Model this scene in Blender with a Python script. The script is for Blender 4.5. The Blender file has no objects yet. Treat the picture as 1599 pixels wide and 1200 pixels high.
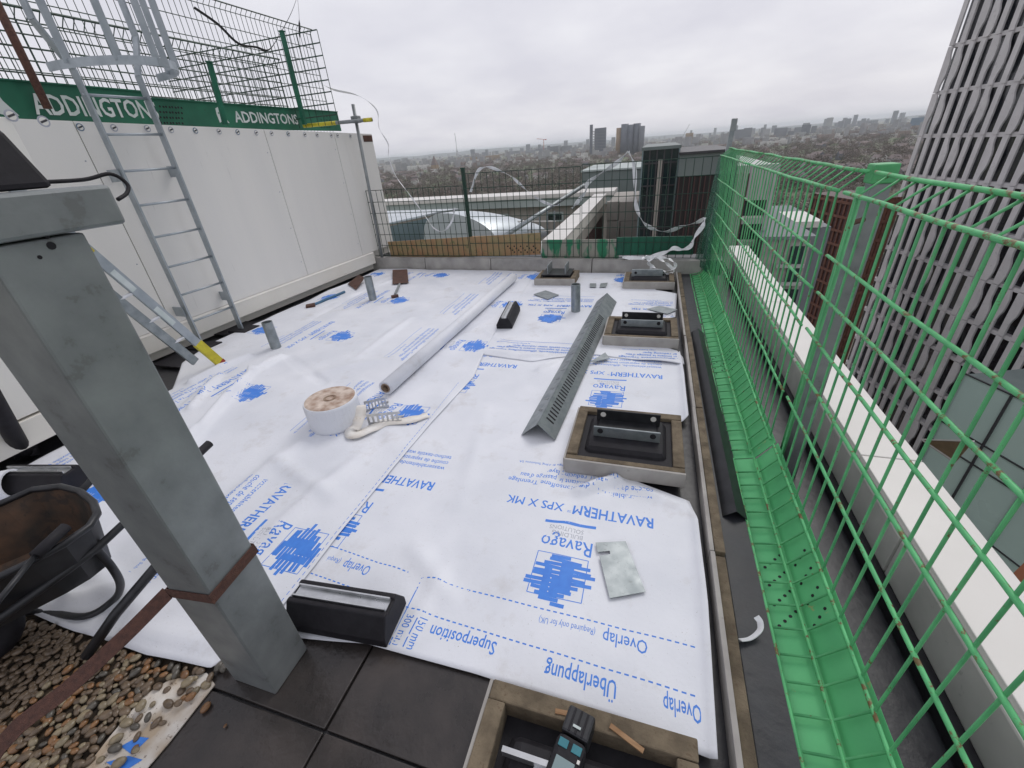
import bpy, bmesh, math, random
import numpy as np
from mathutils import Vector, Matrix, noise
random.seed(7); rng = np.random.default_rng(7)
S = bpy.context.scene
COL = S.collection
# ------------------------------------------------------------------ camera
EYE = 1.68
F = 662.0; CX, CY = 799.5, 600.0
nad = np.array([98., 1190., F]); down = nad/np.linalg.norm(nad); upc = -down
vy = np.array([1030-CX, 0, F]); vy[1] = -(down[0]*vy[0]+down[2]*F)/down[1]
Yc = vy/np.linalg.norm(vy); Xc = np.cross(Yc, upc)
R = np.stack([Xc, Yc, upc])            # world = R @ cam(x right, y down, z forward)
cam_d = bpy.data.cameras.new('camera'); cam = bpy.data.objects.new('camera', cam_d); COL.objects.link(cam)
cam_d.sensor_width = 36; cam_d.lens = 36*F/1599.0; cam_d.clip_start = .02; cam_d.clip_end = 40000
m3 = Matrix([[R[i][0], -R[i][1], -R[i][2]] for i in range(3)])
cam.matrix_world = Matrix.Translation((0, 0, EYE)) @ m3.to_4x4()
S.camera = cam
def ray(px, py): return R @ np.array([px-CX, py-CY, F])
def G(px, py, z=0.):                    # pixel -> point on the level z
    d = ray(px, py); t = (z-EYE)/d[2]; return Vector((d[0]*t, d[1]*t, z))
def AY(px, py, y):                      # pixel -> point on the plane Y=y
    d = ray(px, py); t = y/d[1]; return Vector((d[0]*t, y, EYE+d[2]*t))
def AX(px, py, x):
    d = ray(px, py); t = x/d[0]; return Vector((x, d[1]*t, EYE+d[2]*t))
def ON(px, py, b):                      # height of a pixel on the upright through b
    d = ray(px, py); t = (b[0]*d[0]+b[1]*d[1])/(d[0]**2+d[1]**2); return EYE+t*d[2]
def AD(px, py, D):                      # pixel -> point at horizontal distance D
    d = ray(px, py); t = D/math.hypot(d[0], d[1]); return Vector((d[0]*t, d[1]*t, EYE+d[2]*t))
# ------------------------------------------------------------------ world, sun, exposure
SUN_EL, SUN_AZ = math.radians(48), math.radians(20)
W = bpy.data.worlds.new('World'); S.world = W; W.use_nodes = True
nt = W.node_tree; nt.nodes.clear(); N = nt.nodes.new; L = nt.links.new
out = N('ShaderNodeOutputWorld'); bg = N('ShaderNodeBackground'); L(bg.outputs[0], out.inputs[0])
sky = N('ShaderNodeTexSky'); sky.sky_type = 'NISHITA'; sky.sun_disc = False; sky.sun_elevation = SUN_EL; sky.sun_rotation = SUN_AZ
sky.air_density = 1; sky.dust_density = 3
tc = N('ShaderNodeTexCoord'); sep = N('ShaderNodeSeparateXYZ'); L(tc.outputs['Generated'], sep.inputs[0])
zm = N('ShaderNodeMath'); zm.operation = 'MAXIMUM'; zm.inputs[1].default_value = 0.0; L(sep.outputs[2], zm.inputs[0])
za = N('ShaderNodeMath'); za.operation = 'ADD'; za.inputs[1].default_value = .22; L(zm.outputs[0], za.inputs[0])
dv = N('ShaderNodeVectorMath'); dv.operation = 'DIVIDE'; L(tc.outputs['Generated'], dv.inputs[0])
cz = N('ShaderNodeCombineXYZ'); [L(za.outputs[0], cz.inputs[i]) for i in range(3)]; L(cz.outputs[0], dv.inputs[1])
n1 = N('ShaderNodeTexNoise'); n1.inputs['Scale'].default_value = 1.6; n1.inputs['Detail'].default_value = 7; n1.inputs['Roughness'].default_value = .5
L(dv.outputs[0], n1.inputs['Vector'])
cr = N('ShaderNodeValToRGB'); cr.color_ramp.elements[0].position = .34; cr.color_ramp.elements[1].position = .66
cr.color_ramp.elements[0].color = (6.6, 6.55, 7.25, 1); cr.color_ramp.elements[1].color = (7.85, 7.8, 8.3, 1)
L(n1.outputs[0], cr.inputs[0])
mx = N('ShaderNodeMix'); mx.data_type = 'RGBA'; mx.inputs[0].default_value = .93
L(sky.outputs[0], mx.inputs[6]); L(cr.outputs[0], mx.inputs[7]); L(mx.outputs[2], bg.inputs[0])
bg.inputs[1].default_value = .1
sd = bpy.data.lights.new('sun', 'SUN'); sd.energy = .9; sd.angle = math.radians(25); sd.color = (1, .97, .93)
so = bpy.data.objects.new('sun', sd); COL.objects.link(so)
so.rotation_euler = (math.pi/2-SUN_EL, 0, math.pi-SUN_AZ)
S.view_settings.view_transform = 'Standard'; S.view_settings.look = 'None'; S.view_settings.exposure = 0.12; S.view_settings.gamma = 1
S.view_settings.use_curve_mapping = False
S.render.engine = 'CYCLES'; S.cycles.volume_bounces = 1
# ------------------------------------------------------------------ materials
MATS = {}
def mat(name, c1, c2=None, rough=.6, metal=0., scale=8., lo=.35, hi=.65, bump=0., bscale=None, spec=.5, detail=5, stretch=None,
        spots=None, spotc=(.1, .05, .02), spots_scale=40, spots_t=.62, coat=0):
    m = bpy.data.materials.new(name); m.use_nodes = True; t = m.node_tree; N = t.nodes.new; L = t.links.new
    b = t.nodes['Principled BSDF']; b.inputs['Roughness'].default_value = rough; b.inputs['Metallic'].default_value = metal
    b.inputs['Specular IOR Level'].default_value = spec
    if coat: b.inputs['Coat Weight'].default_value = coat; b.inputs['Coat Roughness'].default_value = .15
    g = N('ShaderNodeNewGeometry'); vec = g.outputs['Position']
    if stretch:
        mp = N('ShaderNodeMapping'); mp.inputs['Scale'].default_value = stretch; L(vec, mp.inputs[0]); vec = mp.outputs[0]
    if c2 is None: c2 = tuple(x*.8 for x in c1)
    n = N('ShaderNodeTexNoise'); n.inputs['Scale'].default_value = scale; n.inputs['Detail'].default_value = detail; L(vec, n.inputs['Vector'])
    r = N('ShaderNodeValToRGB'); r.color_ramp.elements[0].position = lo; r.color_ramp.elements[1].position = hi
    r.color_ramp.elements[0].color = (*c1, 1); r.color_ramp.elements[1].color = (*c2, 1); L(n.outputs[0], r.inputs[0])
    c = r.outputs[0]
    if spots:
        n2 = N('ShaderNodeTexNoise'); n2.inputs['Scale'].default_value = spots_scale; n2.inputs['Detail'].default_value = 6; n2.inputs['Roughness'].default_value = .7; L(vec, n2.inputs['Vector'])
        r2 = N('ShaderNodeValToRGB'); r2.color_ramp.elements[0].position = spots_t; r2.color_ramp.elements[1].position = spots_t+.04
        r2.color_ramp.elements[0].color = (0, 0, 0, 1); r2.color_ramp.elements[1].color = (spots, spots, spots, 1); L(n2.outputs[0], r2.inputs[0])
        x = N('ShaderNodeMix'); x.data_type = 'RGBA'; L(r2.outputs[0], x.inputs[0]); L(c, x.inputs[6]); x.inputs[7].default_value = (*spotc, 1); c = x.outputs[2]
    L(c, b.inputs['Base Color'])
    rr = N('ShaderNodeMapRange'); rr.inputs['To Min'].default_value = max(.03, rough-.1); rr.inputs['To Max'].default_value = min(1, rough+.12); L(n.outputs[0], rr.inputs[0]); L(rr.outputs[0], b.inputs['Roughness'])
    if bump:
        nb = N('ShaderNodeTexNoise'); nb.inputs['Scale'].default_value = bscale or scale*3; nb.inputs['Detail'].default_value = 6; L(vec, nb.inputs['Vector'])
        bp = N('ShaderNodeBump'); bp.inputs['Strength'].default_value = min(1, bump*20); bp.inputs['Distance'].default_value = .004; L(nb.outputs[0], bp.inputs['Height']); L(bp.outputs[0], b.inputs['Normal'])
    MATS[name] = m; return m
mat('membrane', (.77, .785, .83), (.68, .70, .75), .5, scale=2.2, bump=.012, bscale=60, spots=.75, spotc=(.20, .14, .10), spots_scale=120, spots_t=.655)
mat('membrane_dirty', (.72, .69, .64), (.45, .36, .26), .7, scale=9, bump=.02, spots=.7, spots_scale=60, spots_t=.6)
mat('print_blue', (.045, .20, .68), (.06, .24, .74), .5, scale=30)
mat('print_grey', (.42, .44, .50), None, .5, scale=30)
mat('print_white', (.62, .66, .66), (.45, .52, .50), .6, scale=6)
mat('deck', (.018, .018, .021), (.035, .035, .04), .38, scale=5, bump=.03, bscale=25)
mat('slab', (.024, .021, .020), (.052, .043, .039), .28, scale=5, detail=9, bump=.03, bscale=35, spots=.5, spotc=(.008, .008, .01), spots_scale=22, spots_t=.64)
mat('gutter', (.020, .021, .026), (.04, .042, .048), .42, scale=7, bump=.03, bscale=22, spec=.4)
mat('parapet_conc', (.52, .505, .475), (.40, .39, .365), .75, scale=4, bump=.015, spots=.35, spotc=(.2, .2, .19), spots_scale=14, spots_t=.66)
mat('tape_top', (.66, .56, .48), (.34, .23, .17), .8, scale=14, bump=.03)
mat('tape_tail', (.82, .80, .76), (.72, .67, .60), .6, scale=9, spots=.7, spotc=(.24, .15, .10), spots_scale=18, spots_t=.62)
mat('rusty_rail', (.12, .53, .20), (.08, .40, .15), .45, scale=12, spots=.95, spotc=(.17, .09, .03), spots_scale=24, spots_t=.55)
mat('galv', (.33, .36, .37), (.24, .27, .28), .42, .75, scale=14, bump=.003, spots=.4, spotc=(.16, .17, .17), spots_scale=70, spots_t=.6)
mat('galv_post', (.295, .315, .318), (.215, .232, .236), .48, .45, scale=9, lo=.32, hi=.68, detail=10, bump=.008, bscale=60, spots=.3, spotc=(.13, .12, .11), spots_scale=9, spots_t=.60)
mat('galv_ladder', (.42, .46, .49), (.34, .38, .41), .45, .6, scale=10)
mat('alu', (.62, .63, .64), (.5, .51, .52), .3, .9, scale=20)
mat('green', (.11, .46, .18), (.07, .33, .13), .5, scale=9, spots=.9, spotc=(.13, .055, .02), spots_scale=38, spots_t=.62)
mat('green_toe', (.115, .50, .20), (.085, .42, .165), .6, scale=4, spots=.75, spotc=(.38, .36, .14), spots_scale=13, spots_t=.66)
mat('green_dark', (.012, .055, .035), (.016, .04, .028), .5, scale=12, spots=.7, spotc=(.05, .03, .02), spots_scale=30, spots_t=.6)
mat('green_board', (.006, .085, .05), (.010, .13, .072), .5, scale=3, spots=.5, spotc=(.02, .05, .03), spots_scale=14, spots_t=.62)
mat('stained_board', (.34, .33, .28), (.03, .22, .11), .6, scale=6, lo=.48, hi=.58, detail=8, stretch=(1.5, 1, .6))
mat('orange_board', (.36, .20, .10), (.30, .24, .12), .65, scale=5, spots=.6, spotc=(.12, .16, .06), spots_scale=9, spots_t=.58)
mat('wall_white', (.76, .745, .705), (.71, .70, .67), .42, scale=1.6, lo=.25, hi=.75, stretch=(2.5, 2.5, .22), detail=7, spots=.25, spotc=(.38, .37, .34), spots_scale=9, spots_t=.66)
mat('wall_cream', (.76, .735, .67), (.70, .68, .62), .5, scale=2)
mat('wall_near', (.78, .765, .71), (.70, .69, .65), .42, scale=1.5, stretch=(2.5, 2.5, .25), detail=7, spots=.25, spotc=(.42, .40, .35), spots_scale=9, spots_t=.67)
mat('concrete', (.40, .385, .36), (.28, .27, .255), .8, scale=5, bump=.02, spots=.4, spotc=(.15, .15, .14), spots_scale=12, spots_t=.66)
mat('board_grey', (.42, .40, .37), (.33, .31, .29), .8, scale=7, bump=.01, spots=.35, spotc=(.2, .18, .15), spots_scale=18, spots_t=.63)
mat('mineral', (.19, .15, .10), (.105, .082, .055), .95, scale=14, bump=.045, bscale=90, spots=.6, spotc=(.10, .065, .04), spots_scale=40, spots_t=.6)
mat('rubber', (.011, .010, .013), (.020, .019, .023), .62, spec=.3, scale=20, bump=.008, bscale=80)
mat('black_metal', (.02, .021, .024), (.035, .036, .04), .4, .3, scale=15)
mat('rusty_barrow', (.10, .055, .032), (.035, .028, .022), .8, scale=9, bump=.03, spots=.6, spotc=(.02, .018, .017), spots_scale=12, spots_t=.55)
mat('strap', (.12, .055, .04), (.08, .04, .032), .9, scale=60, bump=.05, bscale=260)
mat('ribbon', (.90, .90, .91), (.80, .81, .83), .35, scale=9)
mat('yellow', (.62, .55, .03), (.5, .42, .03), .45, scale=20, spots=.5, spotc=(.2, .16, .03), spots_scale=30)
mat('red_foot', (.35, .05, .03), None, .6)
mat('rust_brown', (.10, .045, .03), (.07, .035, .025), .75, scale=12, bump=.02)
mat('wood', (.34, .20, .10), (.24, .13, .06), .7, scale=12, stretch=(1, 6, 1))
mat('blue_handle', (.06, .16, .27), None, .6)
mat('teal', (.02, .13, .17), (.03, .2, .24), .35, scale=10)
mat('cardboard', (.33, .25, .18), (.2, .13, .09), .85, scale=30, bump=.03)
mat('coping', (.72, .70, .66), (.66, .64, .60), .4, scale=2)
mat('beige_wall', (.36, .335, .30), (.30, .28, .25), .7, scale=1)
mat('pale_wall', (.50, .51, .49), (.44, .45, .43), .6, scale=.6)
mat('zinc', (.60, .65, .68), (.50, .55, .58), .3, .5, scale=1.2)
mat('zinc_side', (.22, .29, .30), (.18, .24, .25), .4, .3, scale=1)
mat('brown_panel', (.085, .040, .038), (.065, .032, .03), .6, scale=2, stretch=(6, 6, .3))
mat('grey_green', (.17, .205, .195), (.14, .17, .165), .5, scale=.8)
mat('dark_glass', (.008, .02, .022), (.018, .045, .05), .12, scale=.6, spec=.7)
mat('dark_louvre', (.022, .018, .018), (.03, .026, .025), .6, scale=2)
mat('fascia', (.42, .48, .46), None, .5, scale=.5)
mat('glass_green', (.58, .74, .67), (.52, .67, .61), .3, scale=.3, spec=.6)
mat('mullion', (.05, .05, .055), None, .5)
mat('rib', (.68, .655, .66), (.58, .56, .565), .7, scale=.8, spots=.25, spotc=(.2, .19, .19), spots_scale=3, spots_t=.6)
mat('tower_glass', (.012, .014, .02), (.03, .035, .045), .12, scale=.5, spec=.8)
mat('terracotta', (.17, .07, .045), (.12, .05, .035), .7, scale=3)
mat('orange_brown', (.30, .11, .05), None, .7, scale=1)
mat('ply', (.32, .22, .13), None, .7, scale=2)
mat('pebble_a', (.18, .13, .085), (.11, .08, .055), .32, scale=40)
mat('pebble_b', (.27, .14, .06), (.17, .09, .045), .32, scale=40)
mat('pebble_c', (.12, .108, .09), (.075, .068, .056), .32, scale=40)
mat('pebble_d', (.29, .235, .15), (.20, .165, .11), .32, scale=40)
mat('soil', (.07, .05, .03), (.03, .022, .016), .95, scale=30, bump=.05)
mat('land', (.16, .135, .11), (.10, .14, .06), .95, scale=.012, lo=.4, hi=.6, detail=9)
mat('twigs', (.20, .165, .145), (.145, .13, .105), .95, scale=.03)
mat('evergreen', (.055, .085, .03), (.085, .11, .045), .95, scale=.03)
mat('bark', (.06, .05, .04), None, .9)
mat('house_white', (.62, .61, .58), None, .7, scale=.1)
mat('house_brick', (.30, .235, .20), (.23, .19, .17), .8, scale=.1)
mat('house_roof', (.17, .145, .145), (.21, .165, .15), .8, scale=.05)
mat('city_grey', (.22, .23, .25), (.16, .17, .19), .7, scale=.02)
mat('city_pale', (.36, .36, .36), (.28, .28, .29), .7, scale=.03)
mat('city_dark', (.15, .165, .19), (.115, .125, .15), .6, scale=.05)
mat('city_tan', (.34, .25, .16), (.28, .2, .13), .7, scale=.05)
mat('city_blue', (.13, .2, .28), None, .4, scale=.05)
mat('city_orange', (.45, .25, .06), None, .6, scale=.05)
mat('crane_red', (.5, .12, .06), None, .6)
mat('hill', (.05, .065, .06), (.07, .08, .07), .95, scale=.001)
def crease_membrane():
    m = MATS['membrane']; t = m.node_tree; N = t.nodes.new; L = t.links.new; b = t.nodes['Principled BSDF']
    g = N('ShaderNodeNewGeometry'); old = b.inputs['Normal'].links[0].from_node
    n = N('ShaderNodeTexNoise'); n.noise_type = 'RIDGED_MULTIFRACTAL'; n.inputs['Scale'].default_value = 1.7; n.inputs['Detail'].default_value = 3; n.inputs['Distortion'].default_value = .8; L(g.outputs['Position'], n.inputs['Vector'])
    bp = N('ShaderNodeBump'); bp.inputs['Strength'].default_value = .45; bp.inputs['Distance'].default_value = .02; L(n.outputs[0], bp.inputs['Height']); L(old.outputs[0], bp.inputs['Normal']); L(bp.outputs[0], b.inputs['Normal'])
    src = b.inputs['Base Color'].links[0].from_socket
    n2 = N('ShaderNodeTexNoise'); n2.inputs['Scale'].default_value = 3.3; n2.inputs['Detail'].default_value = 10; n2.inputs['Roughness'].default_value = .72; L(g.outputs['Position'], n2.inputs['Vector'])
    r = N('ShaderNodeValToRGB'); r.color_ramp.elements[0].position = .55; r.color_ramp.elements[1].position = .80; r.color_ramp.elements[0].color = (0, 0, 0, 1); r.color_ramp.elements[1].color = (.55, .55, .55, 1); L(n2.outputs[0], r.inputs[0])
    x = N('ShaderNodeMix'); x.data_type = 'RGBA'; L(r.outputs[0], x.inputs[0]); L(src, x.inputs[6]); x.inputs[7].default_value = (.42, .38, .34, 1); L(x.outputs[2], b.inputs['Base Color'])
crease_membrane()
def net_mat():
    m = bpy.data.materials.new('netting'); m.use_nodes = True; t = m.node_tree; N = t.nodes.new; L = t.links.new
    b = t.nodes['Principled BSDF']; b.inputs['Base Color'].default_value = (.012, .13, .07, 1); b.inputs['Roughness'].default_value = .6
    tr = N('ShaderNodeBsdfTransparent'); x = N('ShaderNodeMixShader'); n = N('ShaderNodeTexNoise'); n.inputs['Scale'].default_value = 14
    g = N('ShaderNodeNewGeometry'); L(g.outputs['Position'], n.inputs['Vector'])
    mr = N('ShaderNodeMapRange'); mr.inputs['From Min'].default_value = .3; mr.inputs['From Max'].default_value = .7; mr.inputs['To Min'].default_value = .3; mr.inputs['To Max'].default_value = .7
    L(n.outputs[0], mr.inputs[0]); L(mr.outputs[0], x.inputs[0]); L(tr.outputs[0], x.inputs[1]); L(b.outputs[0], x.inputs[2])
    L(x.outputs[0], t.nodes['Material Output'].inputs[0]); MATS['netting'] = m
net_mat()
# ------------------------------------------------------------------ builders
LOC = {}
class MB:
    def __init__(s): s.v = []; s.f = []
    def add(s, vs, fs):
        o = len(s.v); s.v += [tuple(v) for v in vs]; s.f += [tuple(i+o for i in f) for f in fs]; return s
    def hexa(s, p):      # 8 points: bottom 4 (ccw) then top 4
        return s.add(p, [(3, 2, 1, 0), (4, 5, 6, 7), (0, 1, 5, 4), (1, 2, 6, 5), (2, 3, 7, 6), (3, 0, 4, 7)])
    def box(s, x0, x1, y0, y1, z0, z1):
        return s.hexa([(x0, y0, z0), (x1, y0, z0), (x1, y1, z0), (x0, y1, z0), (x0, y0, z1), (x1, y0, z1), (x1, y1, z1), (x0, y1, z1)])
    def obox(s, a, b, w, h, up=(0, 0, 1)):   # box beam from a to b, width w (sideways), height h
        a = Vector(a); b = Vector(b); d = (b-a).normalized(); u = Vector(up); sd = d.cross(u).normalized(); u = sd.cross(d).normalized()
        sd = sd*(w/2); u = u*(h/2)
        return s.hexa([a-sd-u, a+sd-u, b+sd-u, b-sd-u, a-sd+u, a+sd+u, b+sd+u, b-sd+u])
    def prism(s, poly, z0, z1):
        n = len(poly); P = [(p[0], p[1], z0) for p in poly]+[(p[0], p[1], z1) for p in poly]
        return s.add(P, [tuple(range(n))[::-1], tuple(range(n, 2*n))]+[(i, (i+1) % n, n+(i+1) % n, n+i) for i in range(n)])
    def extr(s, poly3, vec):   # polygon of 3d points extruded along vec
        n = len(poly3); v = Vector(vec); P = [Vector(p) for p in poly3]; P += [p+v for p in P]
        return s.add(P, [tuple(range(n))[::-1], tuple(range(n, 2*n))]+[(i, (i+1) % n, n+(i+1) % n, n+i) for i in range(n)])
    def tube(s, pts, r, n=8, cap=True):
        pts = [Vector(p) for p in pts]; k = len(pts); rs = r if isinstance(r, (list, tuple)) else [r]*k
        V = []; ref = None
        for i, p in enumerate(pts):
            d = (pts[min(i+1, k-1)]-pts[max(i-1, 0)]).normalized()
            if ref is None: ref = Vector((0, 0, 1)) if abs(d.z) < .9 else Vector((1, 0, 0))
            a = d.cross(ref).normalized(); b = a.cross(d).normalized(); ref = b
            V += [p+(a*math.cos(2*math.pi*j/n)+b*math.sin(2*math.pi*j/n))*rs[i] for j in range(n)]
        Fc = [(i*n+j, i*n+(j+1) % n, (i+1)*n+(j+1) % n, (i+1)*n+j) for i in range(k-1) for j in range(n)]
        if cap: Fc += [tuple(range(n))[::-1], tuple(range((k-1)*n, k*n))]
        return s.add(V, Fc)
    def pipe(s, a, b, r, t, n=16):    # hollow tube
        a = Vector(a); b = Vector(b); d = (b-a).normalized(); ref = Vector((0, 0, 1)) if abs(d.z) < .9 else Vector((1, 0, 0))
        p = d.cross(ref).normalized(); q = p.cross(d); V = []
        for c, rr in ((a, r), (b, r), (b, r-t), (a, r-t)):
            V += [c+(p*math.cos(2*math.pi*j/n)+q*math.sin(2*math.pi*j/n))*rr for j in range(n)]
        return s.add(V, [(i*n+j, i*n+(j+1) % n, ((i+1) % 4)*n+(j+1) % n, ((i+1) % 4)*n+j) for i in range(4) for j in range(n)])
    def lathe(s, prof, c, n=24):
        V = []; k = len(prof)
        for r, z in prof: V += [(c[0]+r*math.cos(2*math.pi*j/n), c[1]+r*math.sin(2*math.pi*j/n), c[2]+z) for j in range(n)]
        return s.add(V, [(i*n+j, i*n+(j+1) % n, (i+1)*n+(j+1) % n, (i+1)*n+j) for i in range(k-1) for j in range(n)]+[tuple(range(n))[::-1], tuple(range((k-1)*n, k*n))])
    def build(s, name, m, parent=None, smooth=False, bevel=0, origin=None):
        me = bpy.data.meshes.new(name); o0 = Vector((0, 0, 0))
        if parent is not None: o0 = LOC.get(parent, o0)
        if origin is not None: o0 = Vector(origin)
        me.from_pydata([tuple(Vector(v)-o0) for v in s.v], [], s.f); me.update()
        bm = bmesh.new(); bm.from_mesh(me); bmesh.ops.recalc_face_normals(bm, faces=bm.faces); bm.to_mesh(me); bm.free()
        if smooth: me.polygons.foreach_set('use_smooth', [True]*len(me.polygons))
        me.materials.append(MATS[m] if isinstance(m, str) else m)
        o = bpy.data.objects.new(name, me); COL.objects.link(o)
        if parent is not None: o.parent = parent; LOC[o] = o0
        elif origin is not None: o.location = origin; LOC[o] = Vector(origin)
        if bevel:
            b = o.modifiers.new('bevel', 'BEVEL'); b.width = bevel; b.segments = 2; b.limit_method = 'ANGLE'; b.angle_limit = .6
        return o
def tag(o, label=None, cat=None, group=None, kind=None):
    if label: o['label'] = label
    if cat: o['category'] = cat
    if group: o['group'] = group
    if kind: o['kind'] = kind
    return o
def thing(name, label, cat, loc=(0, 0, 0), group=None):
    o = bpy.data.objects.new(name, None); COL.objects.link(o); o.location = loc; o.empty_display_size = .1; LOC[o] = Vector(loc)
    return tag(o, label, cat, group)
def copy_part(o, parent, offset=(0, 0, 0), name=None):
    c = o.copy(); COL.objects.link(c); c.parent = parent; c.location = Vector(o.location)+Vector(offset)
    if name: c.name = name
    return c
def catmull(pts, k=8):
    P = [Vector(p) for p in pts]; P = [P[0]*2-P[1]]+P+[P[-1]*2-P[-2]]; o = []
    for i in range(1, len(P)-2):
        a, b, c, d = P[i-1:i+3]
        for j in range(k):
            t = j/k; o.append(.5*((2*b)+(c-a)*t+(2*a-5*b+4*c-d)*t*t+(3*b-a-3*c+d)*t**3))
    return o+[P[-2]]
def ribbon(pts, w, m, name, label, cat, group=None, k=8, twist=0., parent=None, th=.0015):
    C = catmull(pts, k); n = len(C); V = []; Fc = []
    for i, p in enumerate(C):
        d = (C[min(i+1, n-1)]-C[max(i-1, 0)]).normalized(); u = Vector((0, 0, 1)) if abs(d.z) < .93 else Vector((1, 0, 0))
        sd = d.cross(u).normalized(); nn = sd.cross(d); a = twist*math.sin(i*.45); wv = sd*math.sin(a+.9)+nn*math.cos(a+.9); tn = wv.cross(d)*th
        V += [p+wv*w/2+tn, p-wv*w/2+tn, p-wv*w/2-tn, p+wv*w/2-tn]
    for i in range(n-1):
        for j in range(4): Fc.append((i*4+j, i*4+(j+1) % 4, i*4+4+(j+1) % 4, i*4+4+j))
    Fc += [(0, 1, 2, 3), (n*4-1, n*4-2, n*4-3, n*4-4)]
    o = MB().add(V, Fc).build(name, m, parent, smooth=False)
    if label: tag(o, label, cat, group)
    return o
# ------------------------------------------------------------------ setting: roof deck, slabs, gravel, kerbs
def struct(name, mb, m, **k): return tag(mb.build(name, m, **k), kind='structure')
struct('roof_deck', MB().box(-5.6, .57, -2.5, 6.62, -.40, -.03), 'deck')
struct('gutter_floor', MB().box(.575, 1.095, -2.5, 6.8, -.42, -.15), 'gutter')
gutter_strip = struct('black_roofing_strip', MB().box(.430, .566, -2.0, 6.4, -.029, .012), 'gutter', bevel=.006)
# slabs
root = thing('slab_paving', None, None); root['kind'] = 'structure'
xs = [-1.53, -.93, -.33, .27]; ys = [-.78, -.17, .44, 1.05]
for i in range(3):
    for j in range(3):
        dz = random.uniform(-.004, .003)
        MB().box(xs[i]+.004, xs[i+1]-.004, ys[j]+.004, min(ys[j+1], .90)-.004, -.029, -.009+dz).build('slab', 'slab', root, bevel=.004)
# kerb on the right: cream board + mineral board strips
kb = thing('kerb_upstand', None, None); kb['kind'] = 'structure'
yy = [-1.2, .3, 1.45, 2.66, 3.9, 5.1, 6.15]
for a, b in zip(yy[:-1], yy[1:]):
    dx = random.uniform(-.004, .004)
    MB().box(.362+dx, .381+dx, a+.003, b-.003, -.029, .062+random.uniform(-.006, .006)).build('edge_board', 'board_grey', kb, bevel=.002)
    MB().box(.384+dx, .426, a+.006, b-.004, -.029, .048+random.uniform(-.008, .012)).build('insulation_strip', 'mineral', kb, bevel=.004)
# far upstand boards
fu = thing('far_upstand', None, None); fu['kind'] = 'structure'
A0 = G(590, 420); A1 = G(1075, 430)
def far(t, off=0., z=0.):
    p = A0.lerp(A1, t); d = (A1-A0).normalized(); n = Vector((-d.y, d.x, 0)); return Vector((p.x+n.x*off, p.y+n.y*off, z))
cuts = [-.06, .19, .425, .74, 1.04]
for a, b in zip(cuts[:-1], cuts[1:]):
    g = .0012
    MB().hexa([far(a+g, 0, -.029), far(b-g, 0, -.029), far(b-g, .10, -.029), far(a+g, .10, -.029), far(a+g, .03, .185), far(b-g, .03, .185), far(b-g, .12, .185), far(a+g, .12, .185)]).build('upstand_board', 'concrete', fu, bevel=.003)
MB().hexa([far(-.06, .125, -.03), far(1.08, .125, -.03), far(1.08, .5, -.03), far(-.06, .5, -.03), far(-.06, .125, .17), far(1.08, .125, .17), far(1.08, .5, .17), far(-.06, .5, .17)]).build('upstand_cap', 'deck', fu)
# right parapet with white coping
pw = thing('parapet_wall', 'low concrete parapet with broad white coping behind the green mesh barrier', 'parapet', (1.23, 2, -.15))
MB().box(1.10, 1.36, -2.5, 1.62, -.5, .14).build('wall', 'parapet_conc', pw, bevel=.01)
MB().box(1.10, 1.36, 1.63, 7.2, -.5, .14).build('wall', 'parapet_conc', pw, bevel=.01)
for a, b in ((-2.5, -.6), (-.6, 2.15), (2.15, 4.6), (4.6, 7.2)):
    MB().box(1.125, 1.385, a+.004, b-.004, .142, .172).build('coping', 'coping', pw, bevel=.004)
MB().box(1.06, 1.098, -2.5, 7.2, -.149, -.06).build('flashing', 'rubber', pw, bevel=.01)
struct('building_body', MB().box(-9, 1.37, -4, 6.6, -42, -.52), 'beige_wall')
# ------------------------------------------------------------------ membrane sheets
def seg_ridges(L_):
    o = []
    for (p, q, amp, w) in L_:
        a = G(*p); b = G(*q); o.append((a.x, a.y, b.x, b.y, amp*2.1, w*.78))
    return o
RID = seg_ridges([((300, 690), (395, 585), .035, .05), ((395, 585), (440, 560), .03, .05), ((250, 760), (310, 680), .02, .06), ((505, 600), (450, 560), -.02, .05),
  ((560, 720), (430, 830), .016, .07), ((470, 700), (350, 790), .018, .08), ((620, 560), (480, 590), .012, .10), ((560, 600), (620, 700), .008, .08),
  ((300, 640), (345, 590), .025, .04), ((270, 640), (320, 600), -.015, .04), ((300, 600), (390, 560), .03, .05), ((520, 780), (430, 720), .012, .06), ((505, 480), (640, 430), .010, .04), ((490, 500), (600, 440), -.008, .05),
  ((420, 490), (560, 440), .012, .05), ((640, 500), (560, 560), .01, .06), ((660, 430), (720, 460), .01, .08), ((650, 860), (700, 930), .014, .06), ((600, 900), (690, 850), .007, .08), ((100, 860), (230, 960), .02, .07), ((60, 950), (200, 930), .02, .06), ((200, 990), (330, 1010), .015, .05),
  ((700, 880), (640, 990), .008, .05), ((760, 640), (720, 790), .006, .06), ((900, 700), (840, 770), .008, .05), ((905, 770), (960, 752), .035, .045), ((960, 752), (1060, 790), .012, .05), ((840, 580), (870, 566), .02, .03), ((815, 560), (850, 556), .02, .035), ((760, 520), (800, 545), .008, .05), ((700, 540), (770, 500), .006, .05), ((990, 640), (1060, 680), .008, .06), ((940, 780), (870, 830), .007, .05)])
RA = np.array(RID)
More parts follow.
